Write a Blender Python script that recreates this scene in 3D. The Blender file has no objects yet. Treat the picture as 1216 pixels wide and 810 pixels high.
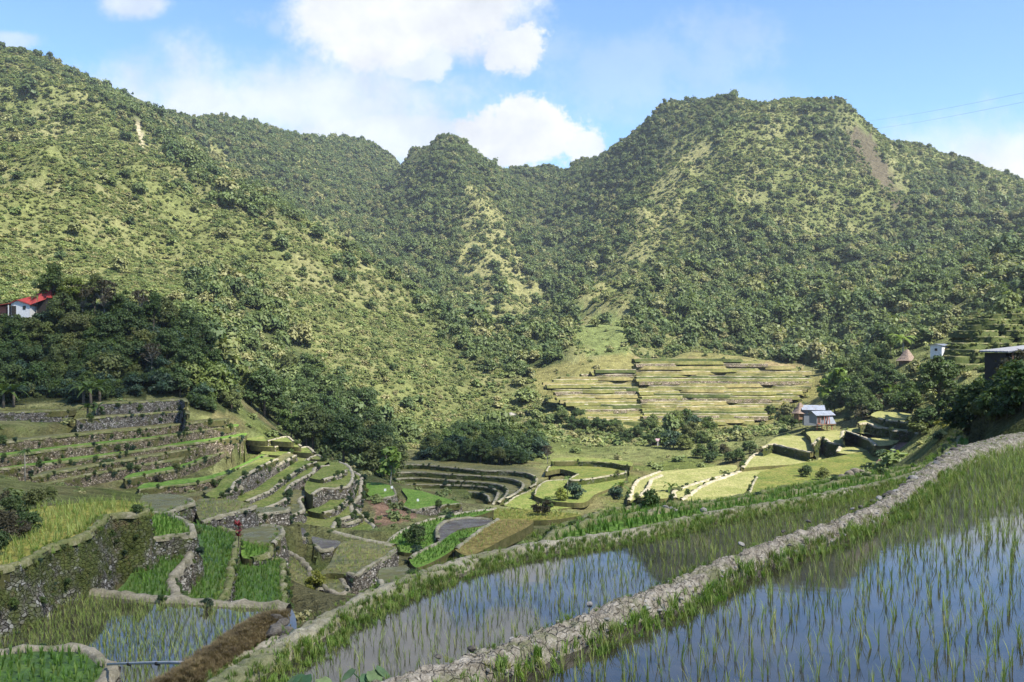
import bpy, bmesh, math, random, time
import numpy as np
from mathutils import Vector, Matrix
T0 = time.time()
HAZE = .00009
random.seed(7); RNG = np.random.default_rng(11)
R = math.radians
SUN_EL, SUN_AZ = R(52), R(127)
sc = bpy.context.scene
COL = sc.collection
F = 1168.0; CX = 608.0; CY = 404.0          # focal length and centre in photo pixels, level camera at the origin
def P(px, py, z):                            # point of the plane at height z seen at a pixel
    d = -z * F / (py - CY); return ((px - CX) / F * d, d, z)
def PD(px, py, d):                           # point at distance d seen at a pixel
    return ((px - CX) / F * d, d, -(py - CY) / F * d)
def pts(s): return [tuple(float(v) for v in q.split(',')) for q in s.split()]

# ------------------------------------------------------------------ noise
def _perm(seed): return np.random.RandomState(seed).permutation(512)
_PT = {}
def pnoise(x, y, seed=0):
    if seed not in _PT: _PT[seed] = np.concatenate([_perm(seed)] * 2)
    p = _PT[seed]
    xi = np.floor(x).astype(np.int64); yi = np.floor(y).astype(np.int64)
    fx = x - xi; fy = y - yi; xi &= 511; yi &= 511
    u = fx * fx * fx * (fx * (fx * 6 - 15) + 10); v = fy * fy * fy * (fy * (fy * 6 - 15) + 10)
    def g(ix, iy, dx, dy):
        a = p[(p[ix & 511] + iy) & 511] * (2 * math.pi / 512)
        return np.cos(a) * dx + np.sin(a) * dy
    n00 = g(xi, yi, fx, fy); n10 = g(xi + 1, yi, fx - 1, fy)
    n01 = g(xi, yi + 1, fx, fy - 1); n11 = g(xi + 1, yi + 1, fx - 1, fy - 1)
    return 1.5 * ((n00 * (1 - u) + n10 * u) * (1 - v) + (n01 * (1 - u) + n11 * u) * v)
def fbm(x, y, o=4, seed=0):
    s = 0; a = 1.0
    for i in range(o): s = s + a * pnoise(x * 2 ** i, y * 2 ** i, seed + i); a *= .5
    return s
def ridged(x, y, o=4, seed=0):
    s = 0; a = 1.0
    for i in range(o): s = s + a * (1 - 2 * np.abs(pnoise(x * 2 ** i, y * 2 ** i, seed + i))); a *= .5
    return s / 1.9
def sstep(a, b, x):
    t = np.clip((x - a) / (b - a), 0, 1); return t * t * (3 - 2 * t)
def inpoly(x, y, poly):
    r = np.zeros(x.shape, bool); n = len(poly)
    for i in range(n):
        x1, y1 = poly[i][:2]; x2, y2 = poly[(i + 1) % n][:2]
        if y1 == y2: continue
        c = ((y1 > y) != (y2 > y)) & (x < (x2 - x1) * (y - y1) / (y2 - y1) + x1); r ^= c
    return r
def segdist(x, y, pl, closed=False):
    m = np.full(x.shape, 1e9)
    n = len(pl)
    for i in range(n if closed else n - 1):
        x1, y1 = pl[i][:2]; x2, y2 = pl[(i + 1) % n][:2]
        dx, dy = x2 - x1, y2 - y1; L = dx * dx + dy * dy + 1e-12
        t = np.clip(((x - x1) * dx + (y - y1) * dy) / L, 0, 1)
        m = np.minimum(m, np.hypot(x - x1 - t * dx, y - y1 - t * dy))
    return m

# ------------------------------------------------------------------ mesh helpers
def mesh_np(name, v, f, mat=None, smooth=False):
    v = np.asarray(v, np.float32).reshape(-1, 3); f = np.asarray(f, np.int32); k = f.shape[1]
    me = bpy.data.meshes.new(name)
    me.vertices.add(len(v)); me.vertices.foreach_set('co', v.ravel())
    me.loops.add(f.size); me.loops.foreach_set('vertex_index', f.ravel())
    me.polygons.add(len(f)); me.polygons.foreach_set('loop_start', np.arange(0, f.size, k, dtype=np.int32))
    if smooth: me.polygons.foreach_set('use_smooth', np.ones(len(f), bool))
    me.update(calc_edges=True)
    if mat: me.materials.append(mat)
    return me
def link(name, me, parent=None, loc=None):
    o = bpy.data.objects.new(name, me); COL.objects.link(o)
    if parent: o.parent = parent
    if loc is not None: o.location = loc
    return o
def tag(o, label=None, cat=None, group=None, kind=None):
    if label: o['label'] = label
    if cat: o['category'] = cat
    if group: o['group'] = group
    if kind: o['kind'] = kind
    return o
def thing(name, label, cat, loc=(0, 0, 0), rz=0, group=None):
    o = bpy.data.objects.new(name, None); COL.objects.link(o); o.location = loc; o.rotation_euler = (0, 0, rz)
    o.empty_display_size = .2
    return tag(o, label, cat, group)
class MB:
    def __init__(s): s.v = []; s.f = []
    def add(s, v, f):
        b = len(s.v); s.v += [tuple(q) for q in v]; s.f += [tuple(i + b for i in q) for q in f]
    def box(s, c, d, rz=0, M=None):
        hx, hy, hz = d[0] / 2, d[1] / 2, d[2] / 2
        vs = [Vector((x * hx, y * hy, z * hz)) for x in (-1, 1) for y in (-1, 1) for z in (-1, 1)]
        m = M or Matrix.Rotation(rz, 3, 'Z')
        vs = [m @ q + Vector(c) for q in vs]
        s.add(vs, [(0, 1, 3, 2), (4, 6, 7, 5), (0, 4, 5, 1), (2, 3, 7, 6), (0, 2, 6, 4), (1, 5, 7, 3)])
    def prism(s, poly, a, axis='y', ):                    # poly in (u, z), extruded a[0]..a[1]
        n = len(poly); v = []
        for t in a:
            for (u, z) in poly: v.append((u, t, z) if axis == 'y' else (t, u, z))
        f = [tuple(range(n))[::-1], tuple(range(n, 2 * n))] + [(i, (i + 1) % n, n + (i + 1) % n, n + i) for i in range(n)]
        s.add(v, f)
    def tube(s, p, r, n=7, cap=True):
        p = [Vector(q) for q in p]; rr = r if isinstance(r, (list, tuple)) else [r] * len(p); v = []; f = []
        for i, q in enumerate(p):
            t = (p[min(i + 1, len(p) - 1)] - p[max(i - 1, 0)]).normalized()
            a = t.cross(Vector((.13, .97, .2)))
            if a.length < .1: a = t.cross(Vector((1, 0, 0)))
            a.normalize(); b = t.cross(a)
            for k in range(n):
                w = 2 * math.pi * k / n; v.append(q + (a * math.cos(w) + b * math.sin(w)) * rr[i])
        for i in range(len(p) - 1):
            for k in range(n):
                f.append((i * n + k, i * n + (k + 1) % n, (i + 1) * n + (k + 1) % n, (i + 1) * n + k))
        if cap: f += [tuple(range(n))[::-1], tuple(range((len(p) - 1) * n, len(p) * n))]
        s.add(v, f)
    def mesh(s, name, mat, smooth=False):
        me = bpy.data.meshes.new(name); me.from_pydata(s.v, [], s.f); me.materials.append(mat)
        if smooth:
            for q in me.polygons: q.use_smooth = True
        me.update(); return me
    def build(s, name, mat, parent=None, smooth=False, loc=None): return link(name, s.mesh(name, mat, smooth), parent, loc)

# ------------------------------------------------------------------ materials
class NT:
    def __init__(s, name):
        s.m = bpy.data.materials.new(name); s.m.use_nodes = True; s.t = s.m.node_tree; s.t.nodes.clear()
        s.out = s.n('ShaderNodeOutputMaterial')
    def n(s, typ, **kw):
        q = s.t.nodes.new(typ)
        for k, v in kw.items():
            if k in q.inputs.keys(): q.inputs[k].default_value = v
            else: setattr(q, k, v)
        return q
    def l(s, a, b): s.t.links.new(a, b)
    def noise(s, scale, detail=3, rough=.55, vec=None, dist=0):
        q = s.n('ShaderNodeTexNoise'); q.inputs['Scale'].default_value = scale; q.inputs['Detail'].default_value = detail
        q.inputs['Roughness'].default_value = rough; q.inputs['Distortion'].default_value = dist
        if vec is not None: s.l(vec, q.inputs['Vector'])
        return q.outputs['Fac']
    def pos(s): return s.n('ShaderNodeNewGeometry').outputs['Position']
    def scaled(s, v, sx, sy, sz):
        q = s.n('ShaderNodeVectorMath', operation='MULTIPLY'); s.l(v, q.inputs[0]); q.inputs[1].default_value = (sx, sy, sz); return q.outputs[0]
    def ramp(s, fac, stops):
        q = s.n('ShaderNodeValToRGB'); e = q.color_ramp.elements
        while len(e) < len(stops): e.new(.5)
        for i, (p, c) in enumerate(stops):
            e[i].position = p; e[i].color = (c[0], c[1], c[2], 1) if not isinstance(c, float) else (c, c, c, 1)
        s.l(fac, q.inputs[0]); return q.outputs[0]
    def mix(s, fac, a, b, mode='MIX'):
        q = s.n('ShaderNodeMix', data_type='RGBA', blend_type=mode)
        for sock, val in ((q.inputs[0], fac), (q.inputs[6], a), (q.inputs[7], b)):
            if isinstance(val, (int, float)): sock.default_value = val
            elif isinstance(val, tuple): sock.default_value = (*val, 1)
            else: s.l(val, sock)
        return q.outputs[2]
    def math(s, op, a, b=0.0, clamp=False):
        q = s.n('ShaderNodeMath', operation=op); q.use_clamp = clamp
        for i, val in enumerate((a, b)):
            if isinstance(val, (int, float)): q.inputs[i].default_value = val
            else: s.l(val, q.inputs[i])
        return q.outputs[0]
    def bump(s, h, strength=.5, dist=.1):
        q = s.n('ShaderNodeBump'); q.inputs['Strength'].default_value = strength; q.inputs['Distance'].default_value = dist
        s.l(h, q.inputs['Height']); return q.outputs[0]
    def surf(s, col, rough=.9, normal=None, spec=.2, ior=None):
        b = s.n('ShaderNodeBsdfPrincipled')
        if isinstance(col, tuple): b.inputs['Base Color'].default_value = (*col, 1)
        else: s.l(col, b.inputs['Base Color'])
        if isinstance(rough, (int, float)): b.inputs['Roughness'].default_value = rough
        else: s.l(rough, b.inputs['Roughness'])
        b.inputs['Specular IOR Level'].default_value = spec
        if ior: b.inputs['IOR'].default_value = ior
        if normal is not None: s.l(normal, b.inputs['Normal'])
        s.l(b.outputs[0], s.out.inputs[0]); s.b = b; return s.m

def m_terrain():
    t = NT('terrain'); p = t.pos()
    a = t.n('ShaderNodeAttribute'); a.attribute_name = 'col'
    n1 = t.noise(.35, 5, .65, p); n2 = t.noise(2.5, 4, .6, p)
    c = t.mix(1.0, a.outputs['Color'], t.ramp(n1, [(.3, .55), (.7, 1.45)]), 'MULTIPLY')
    c = t.mix(1.0, c, t.ramp(n2, [(.25, .6), (.75, 1.35)]), 'MULTIPLY')
    h = t.math('ADD', n1, t.math('MULTIPLY', n2, .5))
    c = t.mix(1.0, c, t.ramp(t.noise(9, 3, .7, p), [(.3, .75), (.7, 1.25)]), 'MULTIPLY')
    return t.surf(c, 1.0, t.bump(h, 1.0, 1.6), .05)
def m_leaf(name, c1, c2, c3=None, tr=.3, nsc=.5):
    t = NT(name); r = t.n('ShaderNodeObjectInfo').outputs['Random']
    stops = [(0, c1), (1, c2)] if c3 is None else [(0, c1), (.72, c2), (1, c3)]
    base = t.ramp(r, stops)
    c = t.mix(1.0, base, t.ramp(t.noise(nsc, 3, .7, t.pos()), [(.3, .6), (.7, 1.4)]), 'MULTIPLY')
    d = t.n('ShaderNodeBsdfPrincipled'); t.l(c, d.inputs['Base Color']); d.inputs['Roughness'].default_value = .55; d.inputs['Specular IOR Level'].default_value = .25
    tl = t.n('ShaderNodeBsdfTranslucent'); t.l(t.mix(1.0, c, (1.3, 1.35, .6), 'MULTIPLY'), tl.inputs['Color'])
    ms = t.n('ShaderNodeMixShader'); ms.inputs[0].default_value = tr
    t.l(d.outputs[0], ms.inputs[1]); t.l(tl.outputs[0], ms.inputs[2]); t.l(ms.outputs[0], t.out.inputs[0]); return t.m
def m_wall(name, moss, tint=(1, 1, 1), sc_=4.6):
    t = NT(name); p = t.pos()
    v = t.n('ShaderNodeTexVoronoi'); v.inputs['Scale'].default_value = sc_; t.l(t.scaled(p, 1, 1, 1.5), v.inputs['Vector'])
    e = t.n('ShaderNodeTexVoronoi', feature='DISTANCE_TO_EDGE'); e.inputs['Scale'].default_value = sc_; t.l(t.scaled(p, 1, 1, 1.5), e.inputs['Vector'])
    sep = t.n('ShaderNodeSeparateColor'); t.l(v.outputs['Color'], sep.inputs[0])
    st = t.ramp(sep.outputs[0], [(0, (.05, .048, .042)), (.5, (.14, .13, .115)), (.85, (.24, .23, .21)), (1, (.42, .41, .39))])
    gap = t.ramp(e.outputs['Distance'], [(0.01, 0.0), (.09, 1.0)])
    c = t.mix(gap, (.028, .024, .018), st)
    m1 = t.noise(.55, 5, .7, p); lo = .62 - moss * .35
    c = t.mix(t.ramp(m1, [(lo, 0.0), (lo + .14, 1.0)]), c, t.ramp(t.noise(6, 3, .6, p), [(.3, (.035, .05, .014)), (.7, (.10, .115, .035))]))
    m2 = t.noise(1.3, 4, .7, p)
    c = t.mix(t.ramp(m2, [(.55, 0.0), (.7, .65)]), c, (.12, .085, .05))
    c = t.mix(1.0, c, tint, 'MULTIPLY')
    h = t.math('ADD', gap, t.math('MULTIPLY', t.noise(9, 4, .7, p), .5))
    return t.surf(c, .95, t.bump(h, .9, .15), .15)
def m_noise(name, lo, hi, scale=3, rough=.95, bump=.5, bd=.08, fine=14, spec=.15, mid=None):
    t = NT(name); p = t.pos(); n = t.noise(scale, 5, .65, p); n2 = t.noise(fine, 4, .65, p)
    c = t.ramp(n, [(.3, lo), (.7, hi)] if mid is None else [(.28, lo), (.5, mid), (.72, hi)])
    c = t.mix(1.0, c, t.ramp(n2, [(.25, .65), (.75, 1.35)]), 'MULTIPLY')
    return t.surf(c, rough, t.bump(t.math('ADD', n, n2), bump, bd), spec)
def m_path():
    t = NT('dry_mud'); p = t.pos(); n = t.noise(6, 5, .7, p); n2 = t.noise(30, 4, .7, p)
    c = t.ramp(n, [(.28, (.13, .11, .08)), (.5, (.28, .25, .20)), (.72, (.44, .40, .335))])
    c = t.mix(1.0, c, t.ramp(n2, [(.25, .6), (.75, 1.35)]), 'MULTIPLY')
    wv = t.n('ShaderNodeVectorMath', operation='ADD'); t.l(p, wv.inputs[0]); q = t.n('ShaderNodeTexNoise'); q.inputs['Scale'].default_value = 5; q.inputs['Detail'].default_value = 3; t.l(p, q.inputs['Vector'])
    k = t.n('ShaderNodeVectorMath', operation='SCALE'); t.l(q.outputs['Color'], k.inputs[0]); k.inputs['Scale'].default_value = .22; t.l(k.outputs[0], wv.inputs[1])
    e = t.n('ShaderNodeTexVoronoi', feature='DISTANCE_TO_EDGE'); e.inputs['Scale'].default_value = 5.5; t.l(wv.outputs[0], e.inputs['Vector'])
    cr = t.ramp(e.outputs['Distance'], [(.0, 0.0), (.05, 1.0)])
    c = t.mix(t.math('ADD', t.math('MULTIPLY', cr, .6), .4), (.10, .085, .065), c)
    g = t.ramp(t.noise(1.6, 5, .7, p), [(.50, 0.0), (.62, .8)]); c = t.mix(g, c, (.13, .14, .06))
    return t.surf(c, .95, t.bump(t.math('ADD', t.math('ADD', n, t.math('MULTIPLY', n2, .6)), t.math('MULTIPLY', cr, .5)), 1.0, .05), .1)
def m_paddy(name, lo, mid, hi, wet=.0, rows=3.2):
    t = NT(name); p = t.pos()
    n = t.noise(.22, 4, .6, p); n2 = t.noise(rows, 3, .6, t.scaled(p, 1, .55, 1)); n3 = t.noise(1.1, 4, .65, p)
    c = t.ramp(t.math('ADD', t.math('MULTIPLY', n, .45), t.math('MULTIPLY', n3, .55)), [(.40, lo), (.5, mid), (.60, hi)])
    c = t.mix(1.0, c, t.ramp(n2, [(.3, .62), (.7, 1.35)]), 'MULTIPLY')
    rg = t.ramp(t.noise(.5, 3, .6, p), [(.4, max(.12, .9 - wet)), (.65, .9)]) if wet else .95
    return t.surf(c, rg, t.bump(n2, .7, .25), .3 if wet else .1)
def m_water():
    t = NT('paddy_water'); p = t.pos(); n = t.noise(1.2, 4, .6, p)
    c = t.ramp(n, [(.35, (.016, .015, .011)), (.65, (.045, .040, .03))])
    b = t.bump(t.noise(2.0, 2, .5, p), .05, .02)
    return t.surf(c, .045, b, .5, 1.5)
def m_pool(name, lo, hi):
    t = NT(name); p = t.pos(); n = t.noise(.5, 5, .65, p); c = t.ramp(n, [(.35, lo), (.65, hi)])
    c = t.mix(t.ramp(t.noise(2.2, 4, .7, p), [(.55, 0.0), (.66, .7)]), c, (.10, .13, .03))
    return t.surf(c, t.ramp(t.noise(.8, 3, .6, p), [(.4, .22), (.6, .7)]), t.bump(t.noise(3, 3, .6, p), .15, .05), .25)
def m_tin(name, c):
    t = NT(name); p = t.pos(); k = t.mix(1.0, c, t.ramp(t.noise(1.2, 4, .7, p), [(.25, .7), (.75, 1.3)]), 'MULTIPLY')
    k = t.mix(t.ramp(t.noise(.9, 5, .7, p), [(.55, 0.0), (.68, .7)]), k, (.16, .09, .06)); return t.surf(k, .75, None, .2)
def m_flat(name, c, rough=.7, spec=.3, v=.25, scale=3):
    t = NT(name); p = t.pos()
    k = t.mix(1.0, c, t.ramp(t.noise(scale, 5, .7, p), [(.25, 1 - v), (.75, 1 + v)]), 'MULTIPLY')
    return t.surf(k, rough, None, spec)
M = dict(
    terrain=m_terrain(), water=m_water(),
    wall=m_wall('dry_stone', .25), wall_brown=m_wall('weathered_stone', .38, (1.25, 1.1, .9)), wall_moss=m_wall('mossy_stone', .62), wall_pale=m_wall('pale_stone', .12, (1.35, 1.3, 1.2)),
    wall_dark=m_wall('shaded_mossy_stone', .8, (.85, .92, .7)),  # extra moss, plus the shade of unlit wall faces put into the tint
    riser=m_noise('grassy_riser', (.075, .085, .026), (.17, .16, .058), .8, fine=5, mid=(.12, .12, .04)), riser_dry=m_noise('dry_grass_riser', (.11, .10, .04), (.24, .20, .10), .8, fine=5, mid=(.17, .15, .06)), riser_dark=m_noise('shade_toned_grass', (.03, .045, .014), (.09, .10, .03), .8, fine=5, mid=(.05, .065, .02)),  # riser_dark: grassy riser darkened, the shadow line of each wall put into its colour
    bund_top=m_noise('bund_top', (.10, .115, .04), (.33, .30, .235), .8, fine=9, mid=(.21, .195, .13), bump=.8),
    rock_dark=m_noise('rock_dark', (.045, .04, .035), (.16, .145, .12), 3, fine=15, bump=.8, bd=.05),
    dam=m_noise('shade_toned_earth', (.09, .09, .045), (.29, .26, .20), 1.1, fine=8, mid=(.20, .18, .13), bump=.8),  # darker copy of trodden_earth for near bunds, their shade put into the colour
    bund=m_noise('bund_earth', (.07, .085, .03), (.31, .285, .225), .9, fine=7, mid=(.20, .185, .13), bump=.8),
    bund_grass=m_noise('grassy_bund', (.06, .085, .025), (.24, .215, .15), 1.0, fine=8, mid=(.13, .135, .055)),
    path=m_path(),
    pathfar=m_noise('trodden_earth', (.14, .135, .07), (.40, .36, .28), .8, fine=8, mid=(.28, .25, .18), bump=.8),
    green=m_paddy('paddy_green', (.035, .075, .012), (.055, .105, .018), (.085, .125, .03), .3),
    bright=m_paddy('paddy_bright', (.07, .14, .02), (.10, .18, .03), (.14, .20, .045)),
    field=m_paddy('paddy_field', (.065, .095, .02), (.11, .125, .03), (.15, .145, .042)),
    lime=m_paddy('paddy_lime', (.085, .12, .025), (.125, .15, .038), (.18, .18, .06)),
    yellow=m_paddy('paddy_yellow', (.13, .14, .025), (.20, .19, .045), (.26, .225, .065)),
    yolk=m_paddy('paddy_straw', (.15, .165, .05), (.20, .205, .075), (.26, .245, .105)),
    olive=m_paddy('paddy_olive', (.07, .075, .022), (.115, .11, .034), (.15, .135, .045), .4),
    brown=m_pool('paddy_brown', (.075, .07, .026), (.12, .115, .042)),
    rust=m_paddy('paddy_rust', (.10, .085, .025), (.155, .125, .04), (.19, .155, .055)),
    red=m_paddy('bare_red_soil', (.12, .075, .06), (.15, .095, .075), (.18, .12, .09)),
    mud=m_pool('paddy_mud', (.06, .048, .04), (.10, .085, .07)),
    bark=m_noise('bark', (.05, .042, .032), (.17, .15, .12), 4, fine=20),
    palebark=m_noise('pale_bark', (.18, .17, .14), (.34, .32, .28), 4, fine=20),
    leaf_dark=m_leaf('leaf_dark', (.040, .072, .024), (.075, .112, .034), (.115, .13, .045)),
    leaf_mid=m_leaf('leaf_mid', (.045, .08, .02), (.08, .12, .03), (.13, .145, .045)),
    leaf_far=m_leaf('leaf_far', (.068, .105, .040), (.130, .168, .058), (.225, .22, .10), nsc=.15),
    leaf_shrub=m_leaf('leaf_shrub', (.115, .16, .055), (.20, .23, .085), (.29, .27, .135), nsc=.12),
    leaf_brown=m_leaf('leaf_brown', (.06, .052, .03), (.085, .08, .04)),
    leaf_yellow=m_leaf('leaf_yellow', (.10, .13, .02), (.19, .19, .035)),
    leaf_lime=m_leaf('leaf_lime', (.10, .17, .03), (.17, .23, .045)),
    leaf_teal=m_leaf('leaf_teal', (.03, .06, .035), (.05, .085, .05)),
    leaf_red=m_leaf('leaf_red', (.16, .02, .03), (.24, .035, .045)),
    leaf_taro=m_leaf('leaf_taro', (.05, .11, .05), (.16, .22, .09), nsc=6),
    ricegreen=m_leaf('rice_green', (.075, .16, .025), (.12, .215, .04), (.17, .23, .06), .35, nsc=1.2),
    rice=m_leaf('rice_blade', (.18, .25, .06), (.26, .32, .085), (.33, .33, .13), .35, nsc=1.2),
    grassblade=m_leaf('grass_blade', (.10, .18, .03), (.15, .22, .04), (.22, .22, .075), .35, nsc=1.5),
    drygrass=m_leaf('dry_grass', (.11, .08, .042), (.20, .16, .08), nsc=1.5),
    rock=m_noise('rock', (.10, .095, .085), (.36, .34, .31), 3, fine=15, bump=.8, bd=.05),
    tin_red=m_tin('red_tin', (.33, .045, .04)), tin_grey=m_tin('blue_grey_tin', (.19, .215, .265)),
    tin_pink=m_tin('pinkish_tin', (.34, .24, .26)), tin_dark=m_flat('dull_tin', (.19, .20, .23), .5, .4),
    plank_white=m_flat('whitewash', (.62, .62, .62), .8), plank_blue=m_flat('pale_blue_board', (.15, .17, .20), .8),
    plank_dark=m_flat('dark_board', (.04, .035, .03), .9), wood=m_flat('wood', (.16, .10, .06), .8), wood_red=m_flat('red_wood', (.30, .11, .08), .8),
    thatch=m_noise('thatch', (.13, .095, .075), (.27, .21, .175), 5, fine=25, bump=.8, bd=.1),
    glass=m_flat('window_glass', (.02, .025, .03), .1, .6), pipe=m_flat('grey_pipe', (.34, .35, .38), .45, .4), white=m_flat('white_cloth', (.8, .8, .8), .8),
    earthside=m_noise('earth_side', (.05, .05, .02), (.13, .11, .055), 1.2, fine=7, mid=(.085, .085, .03)),
    cable=m_flat('cable', (.05, .05, .05), .5),
)

# ------------------------------------------------------------------ terraces (traced outlines put on their own levels)
PADS = []
def pad(z, poly, mat, rim=None, drop=1.2, wall='wall', label=None, bund='bund', bw=.24, bh=.13, skirt=4., rice=None, name='rice_paddy', batter=.16, side=None):
    P3 = [P(x, y, z) for x, y in pts(poly)]
    PADS.append(dict(z=z, poly=P3, mat=mat, rim=rim, drop=drop, wall=wall, label=label, bund=bund, bw=bw, bh=bh, skirt=skirt, rice=rice, name=name, batter=batter, side=side))
    return PADS[-1]
def ter(z, rim, mat, back=(0, 8), drop=1.2, wall='wall', label=None, **kw):
    q = [P(x, y, z) for x, y in pts(rim)]
    b = [(x + back[0], y + back[1], zz) for x, y, zz in q]
    k = dict(bund='bund', bw=.32, bh=.14, skirt=4., rice=None, name='rice_paddy', batter=.16); k.update(kw)
    PADS.append(dict(z=z, poly=q + b[::-1], mat=mat, rim=(0, len(q) - 1), drop=drop, wall=wall, label=label, **k))
    return PADS[-1]

# near terraces on the right
PATHPX = pts('380,838 440,814 520,790 600,764 680,735 740,712 800,690 860,664 930,638 1000,615 1050,594 1090,566 1120,546 1150,531 1190,520 1216,514 1300,506')
PATHW = [P(x, y, -3.7) for x, y in PATHPX]
PADS.append(dict(z=-4.0, poly=[(p[0], p[1], -4.) for p in PATHW] + [(48, 60, -4.), (40, 20, -4.), (22, 4.5, -4.), (-5, 4.5, -4.)], mat='water', rim=None, drop=0, wall=None,
                 label=None, bund=None, bw=.4, bh=.1, skirt=1.0, rice=None, name='flooded_paddy', batter=.1))
pad(-5.5, '255,812 300,790 345,762 400,728 450,703 500,684 560,664 630,651 700,641 760,631 820,618 880,606 940,597 1000,585 1050,575 1096,562 1150,540 1200,560 1000,640 700,760 500,850 300,850',
    'water', rim=(0, 16), drop=3.0, wall='wall_moss', bund=None, name='flooded_paddy', skirt=6, label='mossy stone wall below the grassy bund of the second flooded paddy')
pad(-6.8, '655,646 750,633 850,612 940,603 1050,580 1110,562 1135,548 1132,540 1100,551 1040,562 980,573 920,583 850,597 800,600 740,605 690,618 650,636', 'bright', rim=(7, 16), drop=2.5, wall='wall_moss', bund='bund_grass',
    label='stone wall under the bright green strip field beyond the second paddy', skirt=6)
pad(-6.3, '640,652 660,634 720,618 800,606 860,599 930,588 1000,574 1060,564 1108,551 1142,518 1150,525 1130,548 1060,580 930,606 800,622 700,640', 'bright', rim=(0, 9), drop=.5, wall='wall_moss', bund='bund_grass',
    label='low grassy wall of the upper bright green strip field', skirt=2)
# left near terraces
L1 = pad(-11.0, '-90,700 -20,694 40,694 90,700 130,706 200,713 260,717 310,720 345,722 350,760 300,840 -90,840', 'water', rim=(1, 8), drop=.4, wall='wall', bund='pathfar', bw=.34, bh=.2, skirt=2.5, name='flooded_paddy',
    label='pale earth and stone dam along the far edge of the flooded left paddy')
pad(-10.3, '-80,777 0,775 50,771 95,771 112,776 122,786 138,792 132,800 118,830 -80,840', 'green', rim=(0, 8), drop=.8, wall='wall_pale', bund='pathfar', bw=.28, bh=.14, label='stone wall with cracked mud rim at the bottom left corner paddy')
pad(-11.3, '136,712 200,716 212,709 206,690 216,677 228,660 222,650 185,655 165,668 150,690', 'green', rim=(1, 6), drop=1.3, wall='wall_pale', bund='pathfar', bw=.3, bh=.2, label='curved pale stone wall beside the small dark green paddy')
pad(-12.6, '205,722 258,722 272,700 277,670 283,645 282,635 262,628 232,622 222,630 236,645 236,665 224,690', 'green', rim=(1, 6), drop=1.0, wall='wall', bund='bund_grass', bw=.28, bh=.16, label='stone wall with tufts and a red leaved plant between two green paddies')
pad(-10.2, '172,612 200,611 222,620 231,632 228,636 205,638 172,641 158,640 160,620', 'bright', rim=(1, 6), drop=1.3, wall='wall_moss', bund='bund', label='moss grown wall under the small bright green paddy')
pad(-8.6, '-10,680 30,668 60,651 95,640 118,624 130,613 150,612 172,611 174,600 140,594 100,597 70,600 40,603 10,640 -10,650', 'yellow', rim=(0, 8), drop=3.2, wall='wall_moss', bund='bund_grass', bw=.26, skirt=5,
    label='tall overgrown stone wall below the yellow green field')
pad(-13.4, '268,730 338,726 338,700 337,680 336,666 320,664 302,663 284,665 274,690 266,715', 'green', rim=(1, 5), drop=1.0, wall='wall_moss', bund='bund_grass', label='grassy edged wall right of the square green paddy')
pad(-13.0, '288,662 300,664 318,660 321,649 300,645 287,642', 'bright', rim=(1, 4), drop=.5, wall='wall', bund='bund_grass', label='low wall of the tiny green plot behind the square paddy')
pad(-14.0, '284,648 325,646 336,634 333,626 312,624 286,630', 'brown', rim=(1, 4), drop=1.2, wall='wall_pale', label='rubble wall around the brown flooded plot')
pad(-12.6, '168,609 197,610 215,603 230,598 226,593 215,588 190,586 170,588', 'brown', rim=(0, 4), drop=1.6, wall='wall', label='dark stone wall below the brown pool behind the bright plot')
pad(-13.2, '240,620 257,615 280,609 297,604 304,601 276,593 240,592 232,598', 'olive', rim=(0, 4), drop=1.9, wall='wall', label='long dry stone wall below the olive plot')
pad(-14.6, '295,616 318,610 340,607 344,604 330,602 305,603', 'brown', rim=(0, 3), drop=1.2, wall='wall_pale', label='pale wall of the small wedge shaped brown pool')
# mid-left bowl
pad(-16.5, '340,655 352,662 362,668 370,680 376,692 383,703 378,706 350,712 341,700 341,670', 'olive', rim=(0, 5), drop=.8, wall='wall', bund='pathfar', bw=.3, bh=.2, label='snaking stone footpath wall in the middle hollow')
m1 = pad(-17.0, '408,643 430,646 462,651 470,652 462,660 448,668 430,679 423,684 412,682 388,681 380,690 372,684 385,676 392,668 398,655', 'olive', rim=(3, 8), drop=2.6, wall='wall_pale', label='heaped grey stone wall right of the olive paddy in the hollow', skirt=5)
pad(-17.2, '371,637 385,640 404,643 396,652 380,654 373,648', 'mud', rim=(3, 5), drop=.8, wall='wall', label='wall under the grey mud pool in the hollow')
pad(-17.6, '350,627 360,627 364,634 362,640 352,637', 'mud', rim=(2, 4), drop=.7, wall='wall', label='wall under the smallest mud pool')
pad(-17.4, '384,682 405,681 409,692 414,702 404,706 388,701 381,694', 'olive', rim=(1, 6), drop=.7, wall='wall', bund='pathfar', label='path topped bund around the lowest olive plot')
pad(-15.6, '452,675 470,673 482,671 492,688 475,697 453,702 450,690', 'brown', rim=(5, 6), drop=1.5, wall='wall_pale', label='short pale wall at the left of the small brown plot')
pad(-18.5, '398,632 430,640 470,648 456,654 420,650 400,640', 'olive', rim=(0, 2), drop=.8, wall='wall_pale', bund='pathfar', bw=.4, label='long pale path wall crossing behind the hollow')
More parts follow.
